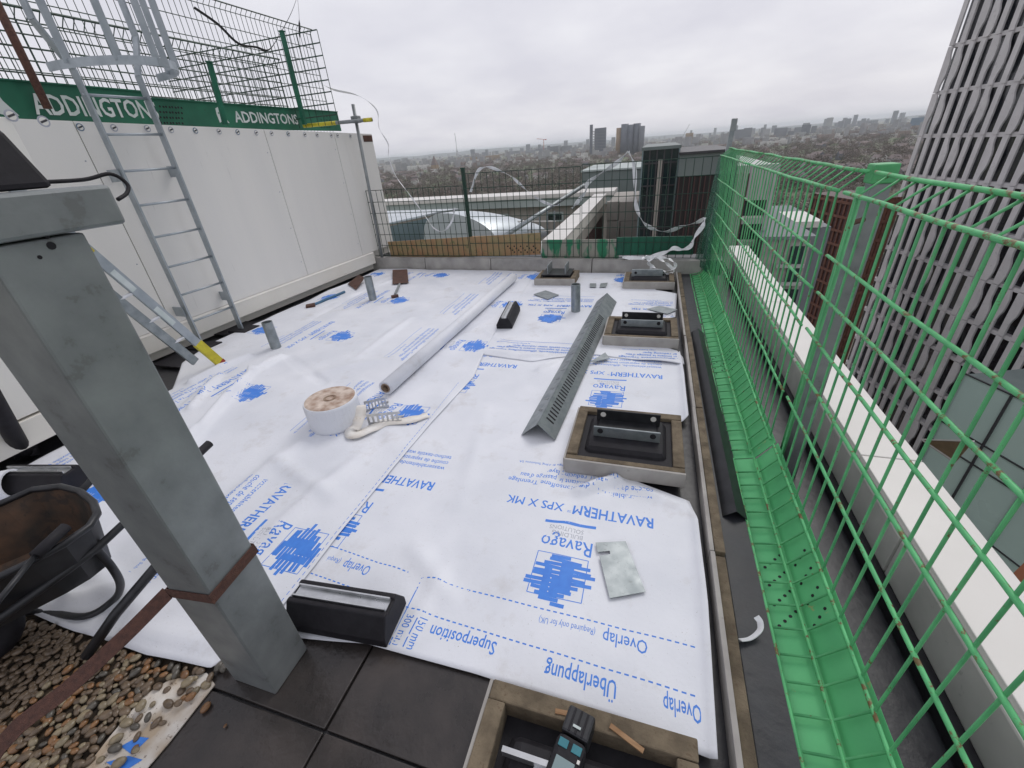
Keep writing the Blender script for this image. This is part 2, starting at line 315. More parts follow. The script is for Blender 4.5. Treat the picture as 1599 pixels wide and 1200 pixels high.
def wr(x, y, amt=1.):
    ax, ay, bx, by, am, w = RA.T
    dx, dy = bx-ax, by-ay; t = np.clip(((x-ax)*dx+(y-ay)*dy)/(dx*dx+dy*dy), 0, 1)
    q = (x-ax-t*dx)**2+(y-ay-t*dy)**2; fall = 1-.35*np.abs(2*t-1)
    z = float(np.sum(am*fall*np.exp(-q/(w*w))))
    n = noise.noise(Vector((x*1.9, y*1.9, 3.1)))*.009+noise.noise(Vector((x*4.6+y, y*3.6-x, 7.7)))*.0055+abs(noise.noise(Vector((x*2.3-y*1.1, y*2.7+x, 1.2))))*.007
    return max(z+n, -.010)*amt+.006
def poly_at(P, t):
    P = [Vector((p[0], p[1], 0)) for p in P]; l = [0]
    for a, b in zip(P[:-1], P[1:]): l.append(l[-1]+(b-a).length)
    s = t*l[-1]
    for i in range(len(P)-1):
        if s <= l[i+1] or i == len(P)-2: return P[i].lerp(P[i+1], (s-l[i])/max(1e-9, l[i+1]-l[i]))
SHEETS = {}
def sheet(near, far_, left, right, nu, nv, hf, label, m='membrane'):
    V = []; Fc = []
    nn = [poly_at(near, i/nu) for i in range(nu+1)]; ff = [poly_at(far_, i/nu) for i in range(nu+1)]
    ll = [poly_at(left, j/nv) for j in range(nv+1)]; rr = [poly_at(right, j/nv) for j in range(nv+1)]
    for j in range(nv+1):
        v = j/nv
        for i in range(nu+1):
            u = i/nu
            p = nn[i]*(1-v)+ff[i]*v+ll[j]*(1-u)+rr[j]*u-(nn[0]*(1-u)*(1-v)+nn[-1]*u*(1-v)+ff[0]*(1-u)*v+ff[-1]*u*v)
            V.append((p.x, p.y, hf(p.x, p.y)))
    for j in range(nv):
        for i in range(nu):
            a = j*(nu+1)+i; Fc.append((a, a+1, a+nu+2, a+nu+1))
    o = MB().add(V, Fc).build('membrane_sheet', m, smooth=True)
    s = o.modifiers.new('s', 'SOLIDIFY'); s.thickness = .002; s.offset = -1
    return tag(o, label, 'membrane', 'white printed roofing sheets')
def g2(*p): q = G(*p); return (q.x, q.y)
hA = lambda x, y: wr(x, y, .8)+.03*math.exp(-((x-.335)/.022)**2)
hB = lambda x, y: wr(x, y)+.006+.010*math.exp(-((x+1.4)/.03)**2)*(.4+.6*noise.noise(Vector((0, y*2.3, 0))))
def hC(x, y):
    e = 3.36+.05*math.sin(x*4+1)
    return wr(x, y, .7)+.007+.012*math.exp(-((y-e)/.05)**2)*(1+math.sin(x*9))
nearA = [(-1.75, .74), (-1.30, .665), (-.95, .725), (-.5, .735), (0, .725), (.32, .69)]
rightA = [(.32, .69), (.335, 1.2), (.33, 1.66), (.30, 1.80), (.05, 1.885), (.0, 1.93), (.0, 2.44), (.25, 2.50), (.335, 2.58), (.335, 3.2), (.32, 3.62)]
shA = sheet(nearA, [(-1.75, 3.75), (.32, 3.62)], [(-1.75, .74), (-1.75, 3.75)], rightA, 100, 140, hA, 'large white sheet with upside-down blue overlap lettering along its near edge')
nb = [(-3.98, .40), g2(0, 945), g2(60, 965), g2(118, 988), g2(165, 1002), g2(232, 1027), g2(330, 1046), (-1.40, .62)]
shB = sheet(nb, [(-4.48, 6.43), (-1.62, 6.29)], [(-3.98, .40), (-4.0, 2.25), (-4.45, 2.7), (-4.62, 3.2), (-4.48, 6.43)], [(-1.40, .62), (-1.405, 1.4), (-1.39, 2.2), (-1.34, 2.9), (-1.45, 3.6), (-1.62, 6.29)], 150, 260, hB, 'wrinkled white sheet with sideways blue print beside the white wall')
frontC = [g2(725, 552), g2(790, 562), g2(830, 567), g2(880, 560), g2(930, 556), g2(1000, 566), g2(1068, 574)]
shC = sheet(frontC, [(-1.75, 6.27), (.33, 6.17)], [frontC[0], (-1.72, 4.8), (-1.75, 6.27)], [frontC[-1], (.345, 3.52), (.30, 3.66), (.16, 3.75), (.16, 4.42), (.31, 4.5), (.35, 5.3), (.1, 5.45), (.1, 6.0), (.33, 6.17)], 80, 130, hC, 'far white sheet with curled front edge between the roll and the kerb boxes')
# ------------------------------------------------------------------ blue print
def print_mesh(parent, hf, polys, m, name, label=None):
    """polys: list of (verts2d, faces) in world xy; subdivided and draped on the sheet"""
    bm = bmesh.new()
    for V, Fc in polys:
        vs = [bm.verts.new((v[0], v[1], 0)) for v in V]
        for f in Fc:
            try: bm.faces.new([vs[i] for i in f])
            except ValueError: pass
    bmesh.ops.triangulate(bm, faces=bm.faces)
    for _ in range(4):
        es = [e for e in bm.edges if e.calc_length() > .03]
        if not es: break
        bmesh.ops.subdivide_edges(bm, edges=es, cuts=1); bmesh.ops.triangulate(bm, faces=bm.faces)
    for v in bm.verts: v.co.z = hf(v.co.x, v.co.y)+.0022
    for f in bm.faces:
        if f.normal.z < 0: f.normal_flip()
    me = bpy.data.meshes.new(name); bm.to_mesh(me); bm.free(); me.materials.append(MATS[m])
    o = bpy.data.objects.new(name, me); COL.objects.link(o); o.parent = parent
    return o
TXT = {}
def text_geo(s, bold=0.):
    key = (s, bold)
    if key not in TXT:
        c = bpy.data.curves.new('t', 'FONT'); c.body = s; c.resolution_u = 2; c.offset = 0 if 'M' in s else bold; c.fill_mode = 'FRONT'
        o = bpy.data.objects.new('t', c); COL.objects.link(o); dg = bpy.context.evaluated_depsgraph_get(); dg.update()
        me = bpy.data.meshes.new_from_object(o.evaluated_get(dg)); V = [tuple(v.co[:2]) for v in me.vertices]; Fc = [tuple(p.vertices) for p in me.polygons]
        bpy.data.objects.remove(o); bpy.data.curves.remove(c); bpy.data.meshes.remove(me)
        if bold and 'M' in s:                       # the curve offset breaks this letter: thicken the outline by hand
            ed = {}
            for f in Fc:
                for i in range(len(f)): k = tuple(sorted((f[i], f[(i+1) % len(f)]))); ed.setdefault(k, []).append(f)
            nv = [[0., 0.] for _ in V]
            for (a, b), fs in ed.items():
                if len(fs) == 1:
                    dx, dy = V[b][0]-V[a][0], V[b][1]-V[a][1]; l = math.hypot(dx, dy)
                    if l < .02: continue
                    cxm = sum(V[i][0] for i in fs[0])/len(fs[0]); cym = sum(V[i][1] for i in fs[0])/len(fs[0]); nx, ny = -dy/l, dx/l
                    if (cxm-V[a][0])*nx+(cym-V[a][1])*ny > 0: nx, ny = -nx, -ny
                    for q in (a, b): nv[q][0] += nx; nv[q][1] += ny
            V = [(p[0]+max(-1.3, min(1.3, n_[0]))*bold, p[1]+max(-1.3, min(1.3, n_[1]))*bold) for p, n_ in zip(V, nv)]
        TXT[key] = (V, Fc)
    return TXT[key]
def text_poly(s, u, v, h, width=None, bold=0., align='L'):
    V, Fc = text_geo(s, bold)
    if not V: return ([], [])
    x0 = min(p[0] for p in V); x1 = max(p[0] for p in V); k = h/.70; kx = k if width is None else width/(x1-x0)
    w = (x1-x0)*kx; off = {'L': 0, 'C': -w/2, 'R': -w}[align]
    return ([(u+off+(p[0]-x0)*kx, v+p[1]*k) for p in V], Fc)
def rect(u0, v0, u1, v1, ang=0):
    c, s = math.cos(ang), math.sin(ang); mu, mv = (u0+u1)/2, (v0+v1)/2
    return ([(mu+(a-mu)*c-(b-mv)*s, mv+(a-mu)*s+(b-mv)*c) for a, b in ((u0, v0), (u1, v0), (u1, v1), (u0, v1))], [(0, 1, 2, 3)])
def line(u0, v0, u1, v1, w):
    d = math.hypot(u1-u0, v1-v0); nx, ny = -(v1-v0)/d*w/2, (u1-u0)/d*w/2
    return ([(u0+nx, v0+ny), (u0-nx, v0-ny), (u1-nx, v1-ny), (u1+nx, v1+ny)], [(0, 1, 2, 3)])
def logo_polys(seed=1):
    r = random.Random(seed); P = []
    P += [line(-.115, .0, .12, .0, .004), line(-.115, .215, .12, .215, .004), line(-.115, 0, -.115, .215, .004), line(.12, 0, .12, .215, .004)]
    spec = [(-.03, .045, .012), (-.10, .07, .030), (-.12, .09, .05), (-.125, .115, .072), (-.15, .12, .094), (-.12, .14, .116), (-.135, .13, .138), (-.10, .135, .160), (-.08, .10, .182), (-.05, .09, .204), (-.02, .07, .226), (-.045, .02, .246)]
    for i, (a, b, v) in enumerate(spec): P.append(rect(a+r.uniform(-.015, .015), v-.0088, b+r.uniform(-.02, .02), v+.0088, r.uniform(-.055, .055)))
    P += [rect(-.06, .03, .0, .19), rect(.035, .07, .07, .20), rect(-.01, .12, .03, .215)]
    return P
LINES = ['wasserableitende, diffusionsoffene Trennlage', 'couche de separation limitant le passage d\'eau', 'techno-textile water reducing layer', 'by Ravago Building Solutions SA']
def block(parent, hf, cx, cy, ang, inside, full=True):
    """one repeat of the print; (cx,cy) is the foot centre of the logo; ang turns the reading direction; inside(x,y) keeps what lies on the sheet"""
    c, s = math.cos(ang), math.sin(ang)
    def W2(poly):
        V, Fc = poly; VV = [(cx+u*c-v*s, cy+u*s+v*c) for u, v in V]
        keep = [f for f in Fc if all(inside(*VV[i]) for i in f)]
        used = sorted({i for f in keep for i in f}); mp = {j: i for i, j in enumerate(used)}
        return ([VV[j] for j in used], [tuple(mp[i] for i in f) for f in keep])
    def emit(polys, m, nm):
        q = [W2(p) for p in polys]; q = [p for p in q if p[1]]
        if q and nm == 'logo_print': print_mesh(parent, hf, q, m, nm)
        else: [print_mesh(parent, hf, [p], m, nm) for p in q]
    emit(logo_polys(int(cx*100+cy*10)), 'print_blue', 'logo_print')
    emit([text_poly('Ravago', 0, -.10, .082, .245, .004, 'C'), rect(-.125, -.205, .13, -.187, .03),
          text_poly('RAVATHERM', -.395, -.325, .066, .40, .020), text_poly('\u2122', .012, -.30, .03, .02), text_poly('XPS X MK', .055, -.325, .056, .315, .010)], 'print_blue', 'lettering')
    emit([text_poly('BUILDING', -.07, -.135, .026, .15), text_poly('SOLUTIONS', -.07, -.170, .026, .17)], 'print_grey', 'lettering')
    if full:
        emit([text_poly(t, -.39 if i < 3 else .05, -.47-i*.052, .036 if i < 3 else .018, (.80, .74, .60, .34)[i], .006) for i, t in enumerate(LINES)]+[line(-.39, -.66, .37, -.67, .004)], 'print_blue', 'lettering')
PI = math.pi
inA = lambda x, y: -1.72 < x < .31 and .76 < y < 3.6 and not (-.02 < x and 1.84 < y < 2.70)
for cx, cy in ((-.27, 1.312), (-1.48, 1.312), (-.22, 2.86), (-1.43, 2.86)): block(shA, hA, cx, cy, PI, inA)
inC = lambda x, y: -1.66 < x < .3 and 3.40+.06*math.sin(x*4+1) < y < 6.2 and not (x > .12 and (3.6 < y < 4.5 or 5.4 < y))
for cx, cy in ((-.99, 4.46), (.22, 4.42), (-.99, 3.02), (.22, 3.02), (-1.50, 6.08), (-.3, 6.0)): block(shC, hC, cx, cy, PI, inC)
inB = lambda x, y: (-4.45 if y > 3.2 else -3.92) < x < -1.42 and .66+.10*max(0, -x-2) < y < 6.2
for i, cx in enumerate((-1.69, -3.25, -4.42)):
    for j in range(5): block(shB, hB, cx+random.uniform(-.03, .03), 1.04+1.235*j+(0 if i == 0 else .05*i), -PI/2, inB)
# overlap lines and words on sheet A
def dashes(u0, v0, u1, v1, n, w=.006, fill=.58):
    return [line(u0+(u1-u0)*i/n, v0+(v1-v0)*i/n, u0+(u1-u0)*(i+fill)/n, v0+(v1-v0)*(i+fill)/n, w) for i in range(n)]
def flip(polys, ox, oy): return [([(ox-u, oy-v) for u, v in V], Fc) for V, Fc in polys]
ov = dashes(-1.40, 1.10, -.867, 1.047, 20)+dashes(-.867, 1.047, .29, 1.026, 42)+dashes(-1.40, .944, -.87, .903, 20)+dashes(-.87, .903, .28, .858, 42)+[line(-.867, 1.047, -.857, .745, .005), line(-.795, .868, -.80, .752, .005)]
print_mesh(shA, hA, ov, 'print_blue', 'overlap_lines')
wd = []
def wordA(s, x, y, h, w, b=.006): wd.extend(flip([text_poly(s, 0, 0, h, w, b)], x, y))
wordA('Overlap', .11, 1.005, .052, .165); wordA('(Required only for UK)', -.085, 1.003, .026, .225, 0)
wordA('Overlap', -1.13, 1.045, .052, .145); wordA('(Requi', -1.30, 1.045, .026, .075, 0)
wordA('\u00dcberlappung', .01, .838, .058, .255, .012); wordA('Superposition', -.445, .862, .05, .28, .012); wordA('Overlap', .285, .832, .055, .12, .012)
for s, x in (('300 mm', -.848), ('150 mm', -.785)):
    V, Fc = text_poly(s, 0, 0, .036, .125, .004); wd.append(([(x+v, .875-u) for u, v in V], Fc))
[print_mesh(shA, hA, [p], 'print_blue', 'lettering') for p in wd]
sb = dashes(-1.425, .75, -1.43, 2.8, 60, .004); print_mesh(shB, hB, sb, 'print_blue', 'seam_line')
# offcut of old sheet by the gravel
P = [g2(262, 1062), g2(322, 1050), g2(335, 1068), g2(262, 1160), g2(215, 1215), g2(120, 1215), g2(170, 1150), g2(225, 1085)]
of = MB().prism([(x, y) for x, y in P], -.008, -.004).build('membrane_offcut', 'membrane_dirty'); tag(of, 'dirty torn strip of white sheet lying between the pebbles and dark slabs', 'offcut')
for q in ([(188, 1165), (215, 1150), (232, 1152), (205, 1178)], [(165, 1190), (200, 1180), (222, 1186), (190, 1206)], [(236, 1128), (248, 1124), (244, 1134), (234, 1138)]):
    MB().prism([g2(*p) for p in q], -.0035, -.0028).build('print_patch', 'print_blue', of)
# ------------------------------------------------------------------ gravel
OFF = [tuple(p) for p in P]
GP = [(-3.9, -.5), (-1.55, -.5), (-1.50, .30), (-1.43, .53), (-1.62, .62), (-2.3, .64), (-3.0, .62), (-3.9, .55)]
gb = struct('gravel_bed', MB().prism(GP, -.029, -.012), 'soil')
def inpoly(x, y, P):
    c = False
    for (x0, y0), (x1, y1) in zip(P, P[1:]+P[:1]):
        if (y0 > y) != (y1 > y) and x < (x1-x0)*(y-y0)/(y1-y0)+x0: c = not c
    return c
bm = bmesh.new(); bmesh.ops.create_icosphere(bm, subdivisions=2, radius=1); PV = [v.co.copy() for v in bm.verts]; PF = [tuple(v.index for v in f.verts) for f in bm.faces]; bm.free()
pm = []
for k in range(8):
    me = bpy.data.meshes.new('pebble'); sx, sy, sz = random.uniform(.9, 1.35), random.uniform(.7, .95), random.uniform(.45, .65)
    me.from_pydata([(v.x*sx*(1+.12*noise.noise(v*2+Vector((k, 0, 0)))), v.y*sy, v.z*sz) for v in PV], [], PF)
    me.polygons.foreach_set('use_smooth', [True]*len(PF)); me.materials.append(MATS['pebble_'+'abcdadab'[k]]); pm.append(me)
nbx_, nby_ = zip(*sorted((p[0], p[1]) for p in nb)); spots = []
SX = np.zeros((4000, 3)); ns = 0
for _ in range(15000):
    x, y = (random.uniform(-2.9, -1.4), random.uniform(-.15, .62)) if _ < 9000 else (random.uniform(-3.88, -1.5), random.uniform(-.48, .62))
    if y > np.interp(x, nbx_, nby_)-.012 or not inpoly(x, y, GP) or (inpoly(x, y, OFF) and random.random() < .93): continue
    r = random.uniform(.010, .020); q = SX[:ns]
    if ns < 4000 and not np.any((q[:, 0]-x)**2+(q[:, 1]-y)**2 < (.64*(r+q[:, 2]))**2): SX[ns] = (x, y, r); ns += 1
spots = [tuple(p) for p in SX[:ns]]
def vis(p):
    c = R.T @ (np.array([p[0], p[1], 0])-np.array([0, 0, EYE])); return c[2] > 0 and -10 < c[0]/c[2]*F+CX < 420 and c[1]/c[2]*F+CY < 1215
vs_ = sorted(spots, key=lambda p: (not vis(p), p[0]**2+p[1]**2))
rest = MB()
for n_, (x, y, r) in enumerate(vs_):
    z = -.010+r*.5+random.uniform(0, .008)+(.012 if random.random() < .2 else 0)
    rot = Matrix.Rotation(random.uniform(0, 6.3), 4, 'Z') @ Matrix.Rotation(random.uniform(-.3, .3), 4, 'X')
    if n_ < 290:
        o = bpy.data.objects.new('pebble', random.choice(pm)); COL.objects.link(o); o.parent = gb
        o.matrix_local = Matrix.Translation((x, y, z)) @ rot @ Matrix.Scale(r, 4)
    else: rest.add([Vector((x, y, z))+(rot @ Vector((v.x*1.15*r, v.y*.85*r, v.z*.55*r))) for v in PV], PF)
o = rest.build('pebbles', 'pebble_a', gb, smooth=True); o['kind'] = 'stuff'
for px_, py_, mi in ((322, 1106, 'pebble_b'), (352, 1134, 'pebble_b'), (305, 1082, 'pebble_d'), (245, 1130, 'pebble_a')):
    q = G(px_, py_, -.006); r = .017 if py_ != 1134 else .006
    o = MB().add([(q.x+v.x*r*.8, q.y+v.y*r*1.2, q.z+.3*r+v.z*r*.6) for v in PV], PF).build('loose_pebble', mi, smooth=True)
    tag(o, {322: 'orange-brown pebble lying alone on the dark slab', 352: 'tiny orange stone chip on the dark slab', 305: 'pale pebble on the dirty sheet strip', 245: 'dull brown pebble on the dirty sheet strip beside blue print'}[px_], 'pebble')
# ------------------------------------------------------------------ white plant units on the left
wa, wb = Vector((-4.79, 3.13)), Vector((-4.56, 6.43)); wd_ = (wb-wa).normalized(); wn = Vector((wd_.y, -wd_.x))
def wl(y, off=0., z=0.): t = (y-wa.y)/wd_.y; p = wa+wd_*t+wn*off; return Vector((p.x, p.y, z))
fw = thing('plant_enclosure', 'long white panel-clad plant enclosure behind the fixed ladder', 'enclosure', (-5.2, 4, 0))
def yat(px_, py_):       # y where a pixel ray meets the wall face
    d = ray(px_, py_); a, b = wa, wd_; det = d[0]*(-b.y)+b.x*d[1]; t = (a.x*(-b.y)+b.x*a.y)/det; return t*d[1]
def zt_w(px_, py_): y = yat(px_, py_); return y, ON(px_, py_, wl(y))
(ya_, za0), (yb_, zb0_) = zt_w(268, 196), zt_w(568, 209)
ztp = lambda y: za0+(zb0_-za0)*(y-ya_)/(yb_-ya_)
YE = yat(581, 213)
joints = [1.2, 3.0, yat(413, 207), yat(523, 215), YE]
for a, b in zip(joints[:-1], joints[1:]):
    MB().hexa([wl(a+.004, 0, .30), wl(b-.004, 0, .30), wl(b-.004, -.08, .30), wl(a+.004, -.08, .30), wl(a+.004, 0, ztp(a)), wl(b-.004, 0, ztp(b)), wl(b-.004, -.08, ztp(b)), wl(a+.004, -.08, ztp(a))]).build('cladding_panel', 'wall_white', fw, bevel=.002)
MB().hexa([wl(1.2, .03, .11), wl(6.43, .03, .11), wl(6.43, -.06, .11), wl(1.2, -.06, .11), wl(1.2, .03, .285), wl(6.43, .03, .285), wl(6.43, -.06, .285), wl(1.2, -.06, .285)]).build('skirt', 'wall_cream', fw, bevel=.004)
MB().hexa([wl(1.2, .034, .283), wl(6.43, .034, .283), wl(6.43, -.06, .283), wl(1.2, -.06, .283), wl(1.2, .004, .297), wl(6.43, .004, .297), wl(6.43, -.06, .297), wl(1.2, -.06, .297)]).build('skirt_ledge', 'coping', fw)
MB().hexa([wl(1.2, -.085, .0), wl(YE-.03, -.085, .0), wl(YE-.03, -2.2, .0), wl(1.2, -2.2, 0), wl(1.2, -.085, ztp(1.2)-.01), wl(YE-.03, -.085, ztp(YE)-.01), wl(YE-.03, -2.2, ztp(YE)-.01), wl(1.2, -2.2, ztp(1.2)-.01)]).build('core', 'wall_cream', fw)
zt9 = ztp(YE)-.02; MB().hexa([wl(YE-.24, .003, zt9-.09), wl(YE-.01, .003, zt9-.09), wl(YE-.01, -.05, zt9-.09), wl(YE-.24, -.05, zt9-.09), wl(YE-.24, .008, zt9), wl(YE-.01, .008, zt9), wl(YE-.01, -.05, zt9), wl(YE-.24, -.05, zt9)]).build('brown_tag', 'rust_brown', fw)
for a in joints[1:-1]:
    for z in (.5, .95, 1.4, 1.85):
        p = wl(a-.05, 0, z); MB().tube([p, p+Vector((.004, 0, 0))], .006, 8).build('fixing', 'print_grey', fw)
def badge(px_, py_, y=None, x=None, par=None, blue=False, r=.028):
    if x is None: yv = yat(px_, py_); p = wl(yv, .0015, 0); p.z = ON(px_, py_, p)
    else: p = AX(px_, py_, x); p.x += .0015
    mb = MB(); n = 14; mb.extr([p+Vector((0, r*math.cos(2*PI*j/n), r*math.sin(2*PI*j/n))) for j in range(n)], (.002, 0, 0)); b = mb.build('sticker', 'city_blue' if blue else 'print_grey', par)
    MB().extr([p+Vector((.0025, r*.72*math.cos(2*PI*j/n), r*.72*math.sin(2*PI*j/n))) for j in range(n)], (.001, 0, 0)).build('sticker_face', 'wall_near', b)
    MB().obox(p+Vector((.004, -r*.6, -r*.2)), p+Vector((.004, r*.6, r*.25)), .002, .012, (0, 0, 1)).build('sticker_mark', 'mullion', b)
for i, px_ in enumerate((267, 305, 342, 371, 400, 424, 450, 476, 495, 517, 527, 547)): badge(px_, 201+(px_-267)*.035+2, par=fw, blue=i in (1, 3, 6))
nu = thing('plant_unit', 'nearer white plant unit with cream sides behind the big galvanised post', 'enclosure', (-4.8, 1, 0))
MB().box(-4.10, -4.04, -1.6, .62, .30, 2.09).build('cladding_panel', 'wall_near', nu, bevel=.003)
MB().box(-4.10, -4.04, .628, 2.17, .30, 2.09).build('cladding_panel', 'wall_near', nu, bevel=.003)
MB().box(-4.76, -4.105, 2.10, 2.165, .30, 2.06).build('end_panel', 'wall_near', nu, bevel=.003)
MB().box(-4.9, -4.02, -1.6, 2.18, .10, .285).build('skirt', 'wall_cream', nu, bevel=.005)
MB().box(-5.0, -4.11, -1.6, 2.09, .31, 2.05).build('core', 'wall_cream', nu)
for px_, py_ in ((17, 181), (68, 190)): badge(px_, py_, x=-4.04, par=nu, r=.035)
for px_, b in ((125, 1), (178, 0), (230, 0)): badge(px_, 199+(px_-125)*.02, par=fw, blue=b, r=.03)
for x0, x1, y in ((-4.6, -4.3, .5), (-4.6, -4.3, 1.9)): MB().box(x0, x1, y, y+.2, -.02, .099).build('foot', 'rubber', nu)
# ------------------------------------------------------------------ fixed ladder with cage
ld = thing('fixed_ladder', 'galvanised fixed ladder with safety cage against the white enclosure', 'ladder', (-4.63, 3.3, 0))
la, lb = wl(3.10, .15, 0), wl(3.60, .15, 0); ldir = (lb-la).normalized(); lnrm = Vector((ldir.y, -ldir.x, 0))
def stile(p, nm='stile'):
    fl = ldir*(-.12 if p is la else .12)
    pts = [p+Vector((0, 0, .03)), p+Vector((0, 0, 2.50)), p+fl+Vector((0, 0, 2.80)), p+fl+Vector((0, 0, 4.2))]
    mb = MB()
    for a, b in zip(pts[:-1], pts[1:]): mb.obox(a, b, .018, .075, up=lnrm)
    return mb.build(nm, 'galv_ladder', ld, bevel=.002)
stile(la); stile(lb)
for i in range(14):
    z = .30+.29*i
    e = .12 if z > 2.6 else (0 if z < 2.3 else .12*(z-2.28)/.34)
    if z < 2.48: MB().tube([la-ldir*e+Vector((0, 0, z)), lb+ldir*e+Vector((0, 0, z))], .011, 8).build('rung', 'galv_ladder', ld, smooth=True)
for p in (la, lb):
    MB().box(p.x-.10, p.x+.16, p.y-.10, p.y+.12, .012, .03).build('foot_plate', 'rubber', ld)
    for z in (.42, 1.72): MB().obox(p+Vector((0, 0, z))-ldir*.02*(1 if p is la else -1), p-lnrm*.15+Vector((0, 0, z))-ldir*.02*(1 if p is la else -1), .014, .10, up=(0, 0, 1)).build('wall_bracket', 'galv_ladder', ld)
mid = (la+lb)/2
for z, rr in ((2.50, .40), (3.25, .40)):
    pts = [mid+ldir*(rr*math.cos(a))*1.05+lnrm*(max(0, rr*1.7*math.sin(a)))+Vector((0, 0, z)) for a in [PI*k/14 for k in range(15)]]
    mb = MB()
    for a, b in zip(pts[:-1], pts[1:]): mb.obox(a, b, .006, .06)
    mb.build('cage_hoop', 'galv_ladder', ld)
for a in (.35, 1.0, PI/2, PI-1.0, PI-.35):
    p = mid+ldir*(0.395*math.cos(a))*1.05+lnrm*(.395*1.7*math.sin(a)); MB().obox(p+Vector((0, 0, 2.50)), p+Vector((0, 0, 4.2)), .06, .006, up=lnrm).build('cage_strap', 'galv_ladder', ld)
for nm, x0, x1, y0, y1, lab in (('ladder_pad', -4.86, -4.40, 3.42, 3.86, 'black rubber pad under the far stile of the fixed ladder'), ('ladder_pad', -4.80, -4.25, 2.62, 3.16, 'black and brown rubber mat under the near stile of the fixed ladder')):
    tag(MB().box(x0, x1, y0, y1, .0, .012).build(nm, 'rubber', bevel=.003), lab, 'pad')
# folding aluminium ladder leaning, yellow feet
al = thing('step_ladder', 'folded aluminium ladder with yellow foot leaning against the white unit', 'ladder', G(345, 568, .02))
foot = G(343, 566, .03); top = AX(118, 375, -3.93); dirn = (top-foot).normalized()
sidev = Vector((0, 1, 0)).cross(dirn).normalized(); off2 = Vector((-.02, -.14, -.03))
MB().obox(foot+dirn*.28, top+dirn*.5, .03, .075, up=(0, 1, 0)).build('rail', 'galv_ladder', al, bevel=.003)
MB().obox(foot+off2+dirn*.15, top+off2+dirn*.5, .03, .075, up=(0, 1, 0)).build('rail', 'galv', al, bevel=.003)
MB().obox(foot, foot+dirn*.30, .04, .085, up=(0, 1, 0)).build('yellow_foot', 'yellow', al, bevel=.006)
MB().obox(foot-dirn*.03, foot+dirn*.012, .045, .09, up=(0, 1, 0)).build('foot_cap', 'red_foot', al, bevel=.006)
for k in range(5):
    q = foot+dirn*(.42+.27*k); MB().tube([q, q+off2], .014, 8).build('rung', 'alu', al)
for k in (.55, .95): q = foot+dirn*k+Vector((.017, -.02, .02)); MB().obox(q, q+dirn*.2, .002, .045, up=(0, 1, 0)).build('sticker', 'print_white', al)
q = foot+dirn*1.32+Vector((.018, -.01, .02)); MB().obox(q, q+dirn*.07, .002, .05, up=(0, 1, 0)).build('sticker', 'yellow', al)
# ------------------------------------------------------------------ big galvanised post with beam
gp = thing('galvanised_post', 'thick galvanised square steel post with beam at its top, front left', 'post', (-1.28, .57, -.009))
MB().box(-1.38, -1.18, .485, .655, -.008, 1.588).build('post', 'galv_post', gp, bevel=.006)
endp = AX(195, 343, -1.17)
MB().box(-1.45, -1.165, -.3, endp.y, 1.592, 1.675).build('beam', 'galv_post', gp, bevel=.008)
for px_, py_ in ((80, 384), (74, 370), (62, 402)):
    p = AX(px_, py_, -1.18)
    if p.y > .49 and p.y < .65: MB().tube([p, p+Vector((.001, 0, 0))], .004 if px_ != 80 else .008, 10).build('bolt_hole', 'rubber', gp)
# strap round the post
st = thing('strap', 'rusty brown webbing strap tied round the galvanised post', 'strap', (-1.28, .57, .33))
za_, zb_ = ON(330, 935, (-1.18, .485)), ON(388, 862, (-1.18, .655)); zc_ = ON(266, 925, (-1.38, .485))
e = .004
loop = [(-1.18+e, .485-e, za_), (-1.18+e, .655+e, zb_), (-1.38-e, .655+e, (zb_+zc_)/2), (-1.38-e, .485-e, zc_)]
mb = MB()
for (a, b) in zip(loop, loop[1:]+loop[:1]): mb.obox(a, b, .003, .038)
mb.build('band', 'strap', st)
e0 = Vector((-1.386, .48, zc_)); e1 = G(0, 1165, .30)
ribbon([e0, e0.lerp(e1, .3)+Vector((0, 0, -.012)), e0.lerp(e1, .65)+Vector((0, 0, -.012)), e1, Vector(((e1+(e1-e0)*.6).x, (e1+(e1-e0)*.6).y, .02))], .046, 'strap', 'strap_tail', None, None, parent=st, k=4)
# black case with cable on the beam
fl = thing('black_case', 'black plastic case standing on the galvanised beam at the left edge', 'case', (-1.3, .3, 1.676))
cy1 = AX(70, 283, -1.25).y; cy0 = cy1-.22
MB().hexa([(-1.42, cy0-.1, 1.677), (-1.22, cy0-.1, 1.677), (-1.22, cy1, 1.677), (-1.42, cy1, 1.677), (-1.40, cy0-.1, 1.80), (-1.25, cy0-.1, 1.80), (-1.25, cy1-.022, 1.79), (-1.40, cy1-.022, 1.79)]).build('body', 'rubber', fl, bevel=.012)
MB().box(-1.218, -1.212, cy1-.16, cy1-.10, 1.69, 1.70).build('latch', 'black_metal', fl)
MB().tube(catmull([(-1.30, cy1-.01, 1.69), AX(130, 281, -1.29), AX(172, 272, -1.28), AX(198, 287, -1.27), AX(198, 302, -1.26), AX(184, 312, -1.25)], 6), .0045, 7).build('cable', 'rubber', fl, smooth=True)
